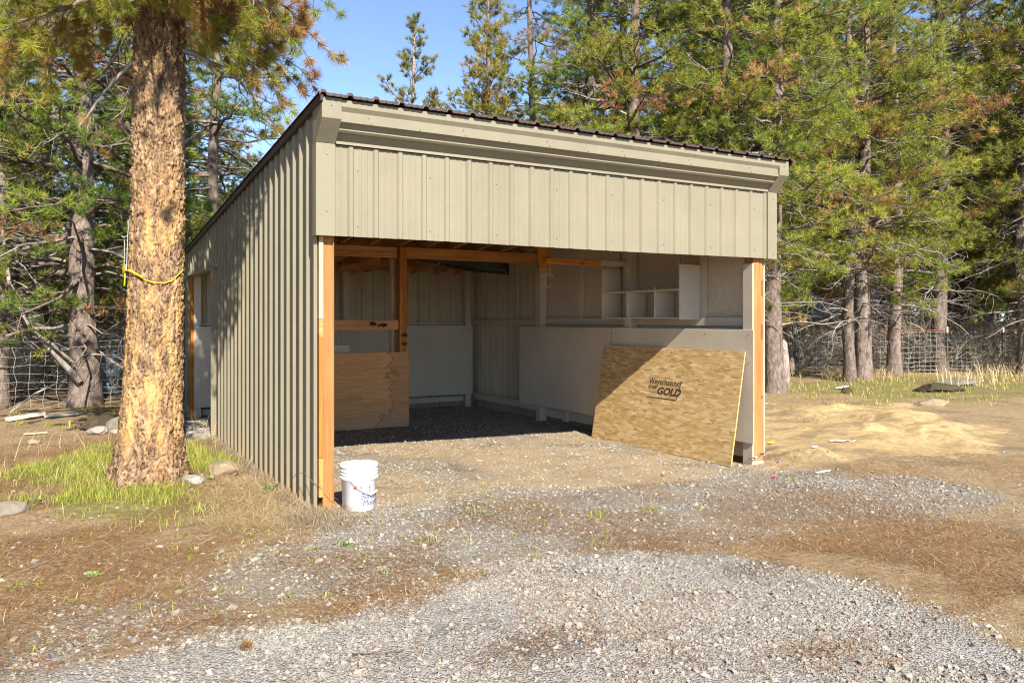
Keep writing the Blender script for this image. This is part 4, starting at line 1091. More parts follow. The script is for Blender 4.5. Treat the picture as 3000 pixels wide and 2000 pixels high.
at_ = me.attributes.new("worn", 'FLOAT', 'POINT'); at_.data.foreach_set("value", ((1-0.85*upz)*sstep(0.1, 0.6, Z.ravel())).astype(np.float32))  # mask for the painted sunlit tone, fading out up the trunk
link("trunk", me, T)
tm, _ax = trunk_mesh("trunk_top", 9.0, 0.165, BARK, 7, 0.02, 0.02)
o = link("upper_trunk", tm, T); o.location = (trunk_c(HT)[0]-TX, trunk_c(HT)[1]-TY, HT-0.2)

kr = np.random.default_rng(23)
lim = Tubes(); P = []; Dr = []; Ti = []
def bough(z0, az, L, drop, tint, nsub=9, dead=False, store=None):
    """one near bough: z0 start height, az world azimuth, L reach, drop of the tip"""
    cx0, cy0 = trunk_c(z0); p0 = np.array([cx0-TX, cy0-TY, z0]); h = np.array([math.cos(az), math.sin(az), 0])
    t = np.linspace(0, 1, 9); w = np.cumsum(kr.normal(0, 0.022*L, (9, 3)), 0); w[0] = 0
    pts = p0 + h[None]*(L*t)[:, None] + np.stack([0*t, 0*t, 0.28*L*t*(1-t) - drop*t**1.4], 1) + w
    lim.add(pts, 0.02+0.012*L, 0.006, 1 if dead else 0, 5)
    for i in range(nsub):
        u = 0.22 + 0.78*(i+kr.uniform(0, 1))/nsub; j = min(int(u*8), 7); f = u*8-j; q = pts[j]*(1-f)+pts[j+1]*f
        d0 = pts[j+1]-pts[j]; d0 /= np.linalg.norm(d0); sd = np.cross(d0, [0, 0, 1]); sd /= np.linalg.norm(sd)
        d = d0*0.65 + sd*(1 if i % 2 else -1)*kr.uniform(0.3, 0.9) + np.array([0, 0, kr.uniform(-.6, .35)]); d /= np.linalg.norm(d)
        l = kr.uniform(0.22, 0.55)*min(1, L); s = np.linspace(0, 1, 5); ww = np.cumsum(kr.normal(0, 0.02, (5, 3)), 0); ww[0] = 0
        sp = q + d[None]*(l*s)[:, None] + ww - np.stack([0*s, 0*s, 0.05*s*s], 1)
        lim.add(sp, 0.007, 0.003, 1 if dead else 0, 4)
        ti = tint + kr.normal(0, 0.08)
        if tint < 0.85 and kr.uniform() < 0.22: ti = kr.uniform(0.92, 1.0)
        for k_ in range(4 if not dead else 7):
            m_ = kr.integers(1, 5); dd = d + kr.normal(0, 0.5, 3) + np.array([0, 0, 0.25]); dd /= np.linalg.norm(dd); e = sp[m_] + dd*kr.uniform(0.05, 0.15)
            lim.add([sp[m_], (sp[m_]+e)/2+kr.normal(0, 0.01, 3), e], 0.0035, 0.0015, 1 if dead else 0, 3)
            if not dead or kr.uniform() < 0.07:
                P.append(e); Dr.append(dd); Ti.append(ti if not dead else 0.97)
        if not dead: P.append(sp[-1]); x = sp[-1]-sp[-2]; Dr.append(x/np.linalg.norm(x)); Ti.append(ti)
azr = math.atan2(RIGHT[1], RIGHT[0])
for z0, da, L, drop, tint in ((4.15, 0.15, 1.0, 0.25, 0.75), (4.4, -0.25, 1.15, 0.40, 0.95), (4.3, 0.5, 1.0, 0.3, 0.80), (4.5, 0.05, 1.1, 0.50, 0.97), (4.6, -0.5, 1.1, 0.6, 0.75), (4.05, -0.15, 1.0, 0.55, 0.82), (4.5, 0.3, 0.9, 0.65, 0.97), (4.35, -0.6, 0.7, 0.45, 0.95),
                             (4.2, 3.0, 1.5, 0.35, 0.68), (4.35, 3.5, 1.8, 0.4, 0.75), (4.5, 2.7, 1.4, 0.5, 0.96), (4.65, 3.3, 2.1, 0.3, 0.72), (4.1, 3.7, 1.1, 0.5, 0.78), (4.5, 4.0, 1.3, 0.75, 0.66), (4.25, 2.4, 1.2, 0.35, 0.97), (4.4, 3.15, 1.0, 0.7, 0.94), (4.75, 3.8, 1.9, 0.35, 0.80), (4.7, 2.9, 2.2, 0.55, 0.74),
                             (4.5, 4.6, 0.8, 0.55, 0.72), (4.45, 5.3, 0.9, 0.35, 0.95), (4.6, 1.2, 1.3, 0.2, 0.6), (4.5, 1.9, 1.4, 0.2, 0.65), (4.75, 4.9, 0.9, 0.5, 0.95), (4.85, 5.6, 1.2, 0.35, 0.9)):
    bough(z0, azr + da, L, drop, tint, 11)
bough(3.95, azr - 0.1, 0.85, 0.5, 0.97, 9, dead=True); bough(3.85, azr + 0.25, 1.0, 0.7, 0.97, 9, dead=True)
bough(3.75, azr + 3.3, 0.7, 0.55, 0.97, 4, dead=True); bough(3.55, azr + 3.0, 0.45, 0.4, 0.97, 3, dead=True)
for z0, a_, L, drop, tint in ((4.5, -1.45, 2.0, 0.35, 0.6), (4.75, -1.75, 2.2, 0.45, 0.7), (4.6, -1.2, 1.8, 0.3, 0.65), (4.95, -1.6, 2.4, 0.6, 0.6), (5.1, -1.35, 2.3, 0.3, 0.7)):
    bough(z0, a_, L, drop, tint, 12)
V1, F1, T1 = needles(P, Dr, 95, 0.098, 0.0042, 0.05, np.array(Ti), (0.2, 1.65), kr)
# the rest of the crown, above the picture
P = []; Dr = []; Ti = []
for i in range(34):
    z0 = 4.9 + 5.2*(i/34); bough(z0, kr.uniform(0, 6.28), 1.75*(1-0.5*i/34)*kr.uniform(0.7, 1.1), kr.uniform(0.0, 0.35), 0.6, 8)
V2, F2, T2 = needles(P, Dr, 15, 0.14, 0.013, 0.15, np.array(Ti), (0.3, 1.2), kr)
tag(link("limbs", lim.mesh("limbs", [BARK, TWIG]), T), kind="stuff")
tag(link("crown", fast_mesh("crown", np.concatenate([V1, V2]), np.concatenate([F1, F2+len(V1)]), NEEDLE, np.concatenate([T1, T2])), T), kind="stuff")

# ropes on the trunk
def on_trunk(phi, z, off=0.03):
    """phi measured from the side that faces the viewer, positive to the right"""
    d = TOCAM*math.cos(phi) + RIGHT*math.sin(phi); r = float(trunk_r(np.array(z))) + off; c0 = trunk_c(z)
    return (float(c0[0]+d[0]*r), float(c0[1]+d[1]*r), z)
ROPE = m_plain("yellow_rope", (0.72, 0.50, 0.02), 0.7, 0.2, 90); CORDW = m_plain("white_cord", (0.45, 0.43, 0.40), 0.8, 0.15, 80)
def wrap_rope(pts, r, mat, name, parent, org):
    q = []
    for i in range(len(pts)-1):
        for k_ in range(6):
            f = k_/6; q.append(tuple(Vector(pts[i])*(1-f)+Vector(pts[i+1])*f - Vector(org)))
    q.append(tuple(Vector(pts[-1])-Vector(org)))
    return MB().tube(q, r, 7).build(name, mat, parent)
org = on_trunk(0, 1.85)
T2_ = thing("yellow_rope", "yellow nylon rope knotted round the big pine trunk", "rope", org)
ra = [on_trunk(p, z, 0.022) for p, z in ((-0.95, 1.87), (-0.6, 1.872), (-0.3, 1.84), (0.0, 1.79), (0.3, 1.765), (0.7, 1.76), (1.0, 1.785), (1.3, 1.84), (1.6, 1.88), (2.4, 1.95), (3.14, 1.96), (3.9, 1.93), (4.6, 1.89), (5.33, 1.87))]
wrap_rope(ra, 0.0052, ROPE, "loop", T2_, org)
kn = [on_trunk(p, z, o_) for p, z, o_ in ((-1.5, 1.85, .05), (-1.35, 1.90, .06), (-1.0, 1.895, .04), (-1.2, 1.86, .05), (-1.55, 1.875, .06), (-1.3, 1.84, .055), (-0.9, 1.87, .04), (-0.85, 1.915, .035), (-1.1, 1.885, .05), (-1.45, 1.815, .05))]
wrap_rope(kn, 0.007, ROPE, "knot", T2_, org)
wrap_rope([on_trunk(p, z, o_) for p, z, o_ in ((-0.7, 1.868, .035), (-0.35, 1.85, .045), (-0.05, 1.815, .05), (0.02, 1.80, .04), (-0.3, 1.845, .05))], 0.008, ROPE, "bundle", T2_, org)
wrap_rope([on_trunk(p, z, .035) for p, z in ((-1.02, 1.87), (-1.0, 1.82), (-1.02, 1.76), (-1.06, 1.74))], 0.006, ROPE, "tail", T2_, org)
org = on_trunk(-1.0, 2.1)
T2_ = thing("white_cord", "two thin white cords hanging straight down above the yellow rope", "cord", org)
wrap_rope([on_trunk(p, z, .035) for p, z in ((-0.85, 2.30), (-0.80, 2.22), (-0.82, 2.17), (-0.82, 2.0), (-0.80, 1.86))], 0.003, CORDW, "cord", T2_, org)
wrap_rope([on_trunk(p, z, o_) for p, z, o_ in ((-1.5, 2.17, .09), (-1.4, 2.165, .06), (-1.4, 2.0, .055), (-1.42, 1.88, .055))], 0.003, CORDW, "cord", T2_, org)
wrap_rope([on_trunk(p, z, o_) for p, z, o_ in ((-1.55, 2.175, .10), (-1.3, 2.155, .05), (-1.1, 2.165, .04), (-0.85, 2.16, .035))], 0.005, CORDW, "crosspiece", T2_, org)

# ------------------------------------------------------------------ wire fences
GALV = m_plain("galvanised_wire", (0.46, 0.46, 0.45), 0.5, 0.15, 20)
POSTG = m_plain("green_steel", (0.07, 0.14, 0.08), 0.6, 0.15, 10); PWHITE = m_plain("white_tip", (0.72, 0.72, 0.70), 0.6)
ORANGE = m_plain("orange_wire", (0.55, 0.14, 0.05), 0.6)
GRAYWOOD = m_plain("gray_wood", (0.30, 0.27, 0.23), 0.85, 0.25, 15)
def wire_fence(label, line, h, posts, dv, rows, rad_, top=None, sag=0.02, fname="wire_fence"):
    ox, oy = line[0]; t = thing(fname, label, "fence", (ox, oy, 0))
    seg = []; P0 = [Vector((x, y)) for x, y in line]
    for a, b in zip(P0[:-1], P0[1:]):
        n = max(1, int((b-a).length/dv)); seg += [a.lerp(b, i/n) for i in range(n)]
    seg.append(P0[-1]); fr = np.random.default_rng(len(seg))
    m = MB(); G = [gz(p.x, p.y) for p in seg]
    off = [[(fr.normal(0, 0.018), fr.normal(0, 0.018)) for _ in rows] for _ in seg]
    def pt(i, k): return (seg[i].x-ox+off[i][k][0], seg[i].y-oy+off[i][k][0], G[i]+rows[k]*h+off[i][k][1]*0.6 + sag*math.sin(i*0.55+k*0.2))
    for i in range(len(seg)): m.tube([pt(i, k) for k in range(len(rows))], rad_, 3, cap=False)
    for k in range(len(rows)): m.tube([pt(i, k) for i in range(len(seg))], rad_, 3, cap=False)
    tag(m.build("wire_mesh", GALV, t), kind="stuff")
    if top:
        m = MB(); m.tube([(pt(i, len(rows)-1)[0], pt(i, len(rows)-1)[1], pt(i, len(rows)-1)[2]+0.05) for i in range(len(seg))], rad_*1.3, 3, cap=False); m.build("top_wire", top, t)
    for (x, y, hh, kind) in posts:
        z = gz(x, y)
        if kind == 's':
            m = MB(); m.box(x-ox-0.022, x-ox+0.022, y-oy-0.005, y-oy+0.005, z-0.1, z+hh-0.16); m.box(x-ox-0.005, x-ox+0.005, y-oy+0.006, y-oy+0.035, z-0.1, z+hh-0.16)
            p = m.build("steel_post", POSTG, t)
            MB().box(x-ox-0.024, x-ox+0.024, y-oy-0.007, y-oy+0.036, z+hh-0.158, z+hh).build("post_tip", PWHITE, p)
        else:
            MB().tube([(x-ox, y-oy, z-0.1), (x-ox+0.02, y-oy, z+hh*0.5), (x-ox, y-oy, z+hh)], [0.05, 0.045, 0.04], 8).build("wood_post", GRAYWOOD, t)
    return t
ROWS = [0.0, 0.09, 0.18, 0.28, 0.39, 0.51, 0.64, 0.78, 0.90, 1.0]
wire_fence("sagging wire mesh fence among the shaded trees on the left", [(-9.5, 6.9), (-2.46, 9.03), (-0.67, 9.63), (1.6, 10.4), (4.6, 11.2)], 1.08, [(-4.6, 8.40, 1.25, 's'), (-0.1, 9.75, 1.3, 's'), (2.3, 10.6, 1.25, 's')], 0.205, ROWS, 0.0032)
wire_fence("wire mesh fence with white tipped green posts across the right background", [(10.5, 11.3), (15.9, 9.3), (20.2, 7.75), (22.5, 7.25), (29.0, 5.4)], 1.17,
           [(13.2, 10.35, 1.3, 's'), (15.92, 9.25, 1.3, 's'), (17.91, 8.53, 1.3, 's'), (20.36, 7.68, 1.32, 's'), (22.39, 7.24, 1.3, 's'), (25.6, 6.3, 1.3, 's'), (18.65, 8.30, 1.05, 'w')], 0.17, ROWS, 0.006, ORANGE)

# ------------------------------------------------------------------ rocks, stump, boards and scraps, each its own thing
def m_rock(name, c, spots):
    t = NT(name, 0.9, 0.2); v = t.coord()
    col = t.ramp(t.noise(v, 9, 6, 0.65), [(0.3, tuple(x*0.7 for x in c)), (0.55, c), (0.75, tuple(min(1, x*1.25) for x in c))])
    col = t.mix(t.ramp(t.noise(v, 42, 4, 0.7), [(0.55, 0.0), (0.68, 0.7)]), col, spots)
    t.color(col); t.bump(t.noise(v, 30, 5, 0.7), 0.6, 0.01); return t.m
ROCKT = m_rock("tan_rock", (0.28, 0.215, 0.135), (0.20, 0.15, 0.10)); ROCKW = m_rock("pale_rock", (0.28, 0.262, 0.235), (0.28, 0.26, 0.24))
ROCKG = m_rock("gray_rock", (0.20, 0.175, 0.135), (0.17, 0.145, 0.11)); ROCKD = m_rock("dark_rock", (0.06, 0.046, 0.028), (0.14, 0.105, 0.06))
def rock(label, x, y, sx, sy, sz, rz, mat, seed, cat="rock", sink=0.25, name="rock", group=None):
    bm = bmesh.new(); bmesh.ops.create_icosphere(bm, subdivisions=4, radius=1.0); rg = np.random.default_rng(seed)
    cuts = [(Vector(rg.normal(size=3)).normalized(), rg.uniform(0.62, 0.9)) for _ in range(13)]
    for vtx in bm.verts:
        for nrm, d in cuts:
            e = vtx.co.dot(nrm) - d
            if e > 0: vtx.co -= nrm*e*0.98
        p = vtx.co; f = float(fbm(np.array([p.x*2.2+p.z+seed]), np.array([p.y*2.2-p.z+seed]), seed, 4)[0])
        f2 = float(fbm(np.array([p.x*7+p.z*3+seed]), np.array([p.y*7-p.z*4]), seed+3, 3)[0]); vtx.co *= 0.82 + 0.28*f + 0.12*f2
        vtx.co.x *= sx; vtx.co.y *= sy; vtx.co.z *= sz
    me2 = bpy.data.meshes.new(name); bm.to_mesh(me2); bm.free(); me2.materials.append(mat)
    me2.polygons.foreach_set("use_smooth", [True]*len(me2.polygons))
    o = link(name, me2); o.location = (x, y, gz(x, y)+sz*(1-2*sink)); o.rotation_euler = (0, 0, rz)
    return tag(o, label, cat, group)
rock("large tan rock lying against the foot of the ribbed side wall", -0.40, 1.72, 0.155, 0.10, 0.105, -0.45, ROCKT, 4)
rock("low white rounded rock at the foot of the big pine", -0.70, 1.40, 0.10, 0.07, 0.05, -0.3, ROCKW, 9, sink=0.3)
rock("flat gray slanted rock at the left border of the photo", -2.02, 1.06, 0.15, 0.07, 0.065, 0.35, ROCKG, 15, sink=0.2)
rock("dark brown boulder in the shade behind the big pine", -1.22, 5.95, 0.24, 0.17, 0.15, 0.2, ROCKD, 21, sink=0.35)
rock("gray rock leaning on the dark brown boulder", -1.02, 5.72, 0.14, 0.11, 0.12, 0.9, ROCKG, 22)
rock("pale rock in front of the dark brown boulder", -1.24, 5.45, 0.13, 0.09, 0.07, 0.1, ROCKW, 23)
rock("small pale round rock at the right of the boulder pile", -1.05, 5.42, 0.06, 0.05, 0.05, 0.4, ROCKW, 24)
rock("cream colored stone lying alone on the bare ground far left", -1.93, 4.95, 0.085, 0.05, 0.04, -0.4, ROCKT, 26)
rock("big gray flat rock in the shaded grass on the right", 14.6, 4.35, 0.55, 0.3, 0.15, -0.5, ROCKD, 31, sink=0.35)
rock("gray rock behind the flat one in the right grass", 16.6, 5.1, 0.5, 0.28, 0.14, -0.6, ROCKG, 32, sink=0.35)
rock("tan sandstone lump before the shaded grass on the right", 11.9, 2.75, 0.34, 0.18, 0.09, -0.5, ROCKT, 33, sink=0.35)
rock("dark stone beside the white scrap on the right field", 12.75, 5.15, 0.13, 0.09, 0.08, -0.4, ROCKD, 34)
# white scraps
SCRAP = m_plain("white_scrap", (0.72, 0.71, 0.69), 0.7, 0.1)
def scrap(label, x, y, L, w, h, rz, mat=SCRAP, cat="litter", name="scrap"):
    m = MB(); n = 6; vs = []
    for i in range(n+1):
        q = i/n-0.5; z = h*(0.4+0.6*math.sin(i*1.9)**2); vs += [(q*L, -w/2*(1-q*q), z), (q*L, w/2*(1-q*q*0.7), z*0.5+0.004)]
    m.add(vs, [(2*i, 2*i+2, 2*i+3, 2*i+1) for i in range(n)])
    o = m.build(name, mat); o.location = (x, y, gz(x, y)+0.004); o.rotation_euler = (0, 0, rz)
    sm_ = o.modifiers.new("thick", 'SOLIDIFY'); sm_.thickness = 0.006
    return tag(o, label, cat)
scrap("white crumpled scrap near the trees on the right field", 13.35, 5.75, 0.32, 0.18, 0.09, 0.2)
scrap("curved white strip lying on the sand mound", 6.75, 0.62, 0.32, 0.05, 0.03, -0.5)
scrap("small white scrap between the sand and the right post", 5.55, 0.05, 0.08, 0.05, 0.02, 0.4)
scrap("pale bent strip on the gravel right of the shed", 4.95, -0.55, 0.22, 0.04, 0.02, 0.1)
scrap("yellow scrap on the sand right of the post", 5.9, 0.98, 0.09, 0.06, 0.04, 0.5, m_plain("yellow_scrap", (0.70, 0.50, 0.05), 0.7))
scrap("red scrap on the gravel before the right post", 4.25, -0.55, 0.05, 0.03, 0.015, 0.5, m_plain("red_scrap", (0.5, 0.04, 0.04), 0.7))
scrap("blue scrap on the shed's sandy floor", 3.22, 1.72, 0.03, 0.025, 0.012, 0.5, m_plain("blue_scrap", (0.10, 0.2, 0.5), 0.7))
# boards and a stump at the back left
PALEB = m_plain("weathered_board", (0.62, 0.56, 0.46), 0.85, 0.15, 14)
def plank(label, p, q, w, h, mat=PALEB, cat="board", name="board"):
    c = (Vector(p)+Vector(q))/2
    o = MB().bar(Vector(p)-c, Vector(q)-c, w, h).build(name, mat, None, 0.004); o.location = c; return tag(o, label, cat)
plank("pale weathered board on the needle litter before the left fence", (-2.30, 7.32, gz(-2.3, 7.3)+0.04), (-1.86, 7.62, gz(-1.86, 7.6)+0.06), 0.10, 0.05)
plank("thin white board beside the thicker weathered one", (-1.84, 7.50, gz(-1.8, 7.5)+0.03), (-1.42, 7.72, gz(-1.4, 7.7)+0.03), 0.05, 0.03, PWHITE)
plank("short tan stick lying on the bare ground far left", (-2.06, 5.72, gz(-2.06, 5.7)+0.02), (-1.80, 5.78, gz(-1.8, 5.8)+0.02), 0.03, 0.02, WPALE, "stick", "stick")
o = MB().tube([(0, 0, -0.05), (0.01, 0.0, 0.2), (-0.01, 0.02, 0.40)], [0.062, 0.055, 0.05], 12).build("log_post", WPALE); o.location = (-0.16, 6.55, gz(-0.16, 6.55))
tag(o, "short pale log standing behind the shed's back left corner", "log")
m = MB(); m.tube([(0, 0, -0.1), (0.02, 0.0, 0.5), (-0.02, 0.03, 1.0), (-0.05, 0.03, 1.08)], [0.13, 0.105, 0.10, 0.07], 14)
o = m.build("tree_stump", BIRCHY); o.location = (12.18, 6.33, gz(12.2, 6.3)); tag(o, "broken stump with peeling pinkish bark right of the shed's post", "stump")
BRL = m_plain("blue_gray_plastic", (0.09, 0.13, 0.17), 0.5)
o = MB().lathe([(0, 0), (0.24, 0), (0.26, 0.25), (0.245, 0.27), (0.26, 0.29), (0.26, 0.58), (0.245, 0.6), (0.26, 0.62), (0.24, 0.88), (0.0, 0.88)], 24).build("barrel", BRL); o.location = (-0.8, 11.4, gz(-.8, 11.4))
tag(o, "blue gray barrel behind the left fence beside the dappled trunk", "barrel")
# dead leaning poles at the left fence
def pole(label, pts, r, mat=TWIG, cat="dead branch", name="dead_branch"):
    c = Vector(pts[0]); m = MB(); n = len(pts); m.tube([Vector(p)-c for p in pts], [r*(1-0.6*i/(n-1)) for i in range(n)], 7)
    o = m.build(name, mat); o.location = c; return tag(o, label, cat)
pole("thick dead limb leaning across the left fence", [(-1.35, 9.0, 0.42), (-1.75, 9.1, 0.95), (-2.1, 9.2, 1.4), (-2.35, 9.3, 2.0), (-2.45, 9.35, 2.9)], 0.06)
pole("thin dead branch crossing the thick leaning limb", [(-1.45, 8.9, 0.75), (-1.75, 8.95, 1.05), (-2.05, 9.0, 1.3), (-2.25, 9.1, 1.7)], 0.03)
pole("fallen branch sloping behind the big trunk at the left fence", [(-0.5, 9.3, 0.5), (-0.85, 9.35, 0.72), (-1.15, 9.4, 1.0)], 0.035)
pole("curved dead twig resting low before the left fence", [(-2.3, 8.2, 0.05), (-2.0, 8.4, 0.3), (-1.75, 8.5, 0.42), (-1.55, 8.6, 0.5)], 0.02)
# pine cone on the gravel
c = (-1.0, -2.31); T = thing("pine_cone", "open brown pine cone lying on the gray gravel", "pine cone", (c[0], c[1], gz(*c)+0.02), 0.5)
T.rotation_euler = (R(80), 0, 0.7); CONE = m_plain("cone_brown", (0.10, 0.055, 0.03), 0.8, 0.3, 40); CONEL = m_plain("cone_tip", (0.27, 0.17, 0.09), 0.8, 0.3, 40)
MB().lathe([(0.0, -0.028), (0.008, -0.02), (0.01, 0.0), (0.006, 0.025), (0, 0.03)], 10).build("core", CONE, T)
m = MB()
for k in range(46):
    a = k*2.39996; z = -0.026+0.054*k/46; r = 0.024*math.sin(math.pi*(0.15+0.8*k/46))+0.004
    d = Vector((math.cos(a), math.sin(a), 0.25)); s_ = Vector((-math.sin(a), math.cos(a), 0)); b = Vector((0, 0, z))
    m.add([b+d*0.006-s_*0.003, b+d*0.006+s_*0.003, b+d*r+s_*0.006, b+d*(r+0.004)+Vector((0, 0, .003)), b+d*r-s_*0.006, b+d*r*0.9-Vector((0, 0, .003))], [(0, 1, 2, 3, 4), (0, 5, 1), (1, 5, 2), (2, 5, 3), (3, 5, 4), (4, 5, 0)])
tag(m.build("scale", CONEL, T), kind="stuff")
# loose wire at the wall's front corner
o = MB().tube([(-0.05, 0.62, 0.02), (-0.07, 0.52, 0.17), (-0.07, 0.35, 0.25), (-0.05, 0.2, 0.265), (-0.03, 0.05, 0.22), (0.03, 0.0, 0.18), (0.10, -0.02, 0.11), (0.15, -0.01, 0.075)], 0.0022, 5).build("wire", m_plain("rusty_wire", (0.17, 0.12, 0.09), 0.7))
tag(o, "thin rusty wire bent around the shed's front corner post", "wire")
T = thing("wire_tie", "twisted silver wire tied round the foot of the right post", "wire", (4.70, 0.04, 0.02))
MB().tube([(-0.14, 0.03, -0.02), (-0.06, -0.015, 0.0), (0.0, -0.01, 0.035), (0.06, -0.01, 0.03), (0.09, -0.015, 0.05)], 0.006, 6).build("twist", SCREW, T)
MB().tube([(-0.12, 0.0, -0.045), (-0.05, -0.015, -0.005), (0.02, -0.01, 0.015)], 0.005, 6).build("twist", SCREW, T)
# twigs lying about
pole("thin gray stick lying on the sandy ground on the right", [(6.35, -0.62, gz(6.35, -.62)+0.02), (6.15, -0.45, gz(6.1, -.4)+0.02), (5.9, -0.32, gz(5.9, -.3)+0.03)], 0.006, BARK, "stick", "stick")
pole("forked gray twig on the grass right of the shed", [(8.9, 4.6, gz(8.9, 4.6)+0.03), (9.2, 4.45, gz(9.2, 4.4)+0.05), (9.45, 4.1, gz(9.4, 4.1)+0.03)], 0.02, TWIG, "stick", "stick")
pole("brown twig lying on the near gravel", [(-0.62, -2.62, gz(-.62, -2.62)+0.008), (-0.52, -2.68, gz(-.5, -2.7)+0.012), (-0.42, -2.70, gz(-.4, -2.7)+0.006)], 0.004, BARK, "twig", "twig")
pole("curved thin twig at the near edge of the gravel", [(-1.25, -2.72, gz(-1.2, -2.7)+0.006), (-1.16, -2.78, gz(-1.1, -2.8)+0.012), (-1.05, -2.78, gz(-1.0, -2.8)+0.008)], 0.004, BARK, "twig", "twig")

# ------------------------------------------------------------------ the neighbour's deck, far behind the right fence
DARKP = m_plain("dark_paint", (0.035, 0.04, 0.055), 0.6); BRICKR = m_plain("red_brown_siding", (0.34, 0.12, 0.075), 0.8, 0.15); PALEW = m_plain("pale_siding", (0.42, 0.47, 0.55), 0.7, 0.1)
T = thing("porch", "dark railed porch with red skirting far behind the right fence", "porch", (28.0, 15.0, 0)); T.rotation_euler = (0, 0, R(-29.8))
box("skirting", BRICKR, T, -2.2, 1.6, 0, 0.1, -0.2, 0.62); box("deck", DARKP, T, -2.3, 1.7, -0.1, 2.0, 0.63, 0.75)
box("rail", DARKP, T, -2.3, 1.7, -0.06, 0.0, 1.62, 1.70); box("rail", DARKP, T, -2.3, 1.7, -0.05, -0.01, 0.84, 0.89)
for k in range(24): box("baluster", DARKP, T, -2.25+k*0.165, -2.21+k*0.165, -0.045, -0.015, 0.892, 1.617, 0)
box("wall", PALEW, T, -2.3, 1.7, 2.0, 2.15, 0.6, 2.9); box("porch_post", DARKP, T, -2.3, -2.2, 0.02, 0.12, 0.76, 2.9)
T = thing("nest_box", "blue board box on a yellow post deep in the right wood", "box", (28.6, 11.3, gz(28.6, 11.3)))
box("box_body", m_plain("blue_paint", (0.05, 0.26, 0.42), 0.6), T, -0.28, 0.28, -0.15, 0.15, 1.45, 1.95); box("post", m_plain("yellow_paint", (0.5, 0.40, 0.12), 0.7), T, -0.12, 0.1, -0.05, 0.05, 0, 1.448)

# ------------------------------------------------------------------ ground scatter (uncountable)
def inside_view(x, y, margin=0.06):
    dx, dy = x+1.7445, y+5.9729; c_, s_ = math.cos(R(29.8)), math.sin(R(29.8))
    X, Y = dx*c_-dy*s_, dx*s_+dy*c_
    return (Y > 2.3) & (np.abs(X) < (0.64+margin)*Y + 0.5), Y
def sample(n, x0, x1, y0, y1, prob, rg):
    x = rg.uniform(x0, x1, n); y = rg.uniform(y0, y1, n)
    v, Y = inside_view(x, y); k = v & (rg.uniform(0, 1, n) < prob(x, y, Y))
    return x[k], y[k]
gr_ = np.random.default_rng(909)
OCT = np.array([(1, 0, 0), (-1, 0, 0), (0, 1, 0), (0, -1, 0), (0, 0, 1), (0, 0, -1)], float)
OF = np.array([(0, 2, 4), (2, 1, 4), (1, 3, 4), (3, 0, 4), (2, 0, 5), (1, 2, 5), (3, 1, 5), (0, 3, 5)])
CUB = np.array([(-1, -1, -1), (1, -1, -1), (1, 1, -1), (-1, 1, -1), (-1, -1, 1), (1, -1, 1), (1, 1, 1), (-1, 1, 1)], float)*0.68
CFq = [(4, 5, 6, 7), (0, 1, 5, 4), (1, 2, 6, 5), (2, 3, 7, 6), (3, 0, 4, 7)]
CFT = np.array([t for a, b, c_, d in CFq for t in ((a, b, c_), (a, c_, d))])
def stones(x, y, s, rg, base=CUB, faces=CFT, flat=0.65):
    n = len(x); k = len(base)
    V = base[None]*(1+rg.normal(0, 0.24, (n, k, 1))) + rg.normal(0, 0.20, (n, k, 3))
    sc = s[:, None]*np.stack([rg.uniform(0.75, 1.3, n), rg.uniform(0.7, 1.1, n), rg.uniform(flat*0.6, flat*1.3, n)], 1)
    V = V*sc[:, None]
    tx, ty, tz = rg.normal(0, 0.35, n), rg.normal(0, 0.35, n), rg.uniform(0, 6.28, n)
    def rot(V, a, i, j):
        c_, s_ = np.cos(a)[:, None], np.sin(a)[:, None]; p, q = V[..., i]*c_-V[..., j]*s_, V[..., i]*s_+V[..., j]*c_
        V = V.copy(); V[..., i] = p; V[..., j] = q; return V
    V = rot(rot(rot(V, tx, 1, 2), ty, 0, 2), tz, 0, 1)
    z = ground_z(x, y) + sc[:, 2]*rg.uniform(-0.1, 0.55, n)
    V += np.stack([x, y, z], 1)[:, None]
    F = (np.arange(n)[:, None, None]*k + faces[None]).reshape(-1, 3)
    t = np.repeat(np.clip(rg.normal(0.5, 0.24, n), 0, 1), len(faces))
    return V.reshape(-1, 3), F, t
def join(parts):
    V = []; F = []; T = []; o_ = 0
    for v, f, t in parts: V.append(v); F.append(f+o_); T.append(t); o_ += len(v)
    return np.concatenate(V), np.concatenate(F), np.concatenate(T)
t = NT("gravel_stone", 0.9, 0.2)
col = t.ramp(t.attr("tint"), [(0.0, (0.14, 0.122, 0.10)), (0.3, (0.215, 0.19, 0.158)), (0.6, (0.275, 0.248, 0.21)), (0.85, (0.325, 0.297, 0.256)), (1.0, (0.44, 0.405, 0.355))])
t.color(t.mix(t.ramp(t.noise(t.coord(), 90, 4), [(0.5, 0.0), (0.7, 0.45)]), col, (0.36, 0.30, 0.235)))
STONE = t.m
def zm(i): return lambda x, y, Y: zone_masks(x, y)[i]
x, y = sample(210000, -3.2, 2.6, -4.9, -1.6, lambda x, y, Y: zone_masks(x, y)[0]*(0.25+0.6*sstep(0.35, 0.65, fbm(x*1.6, y*1.6, 41, 4))), gr_)
s = np.exp(gr_.normal(math.log(0.0040), 0.52, len(x))); s = np.minimum(s, 0.016)
A1 = stones(x, y, s, gr_); A1 = (A1[0], A1[1], np.clip(A1[2]*0.65+0.33, 0, 1))
def pr(x, y, Y):
    z = zone_masks(x, y); b = sstep(0.32, 0.62, fbm(x*0.9+7, y*2.0, 51, 4)); return np.clip(z[1]*(0.30+0.30*b)*(1-z[0]), 0, 1)*np.clip(5.5/Y, 0, 1)
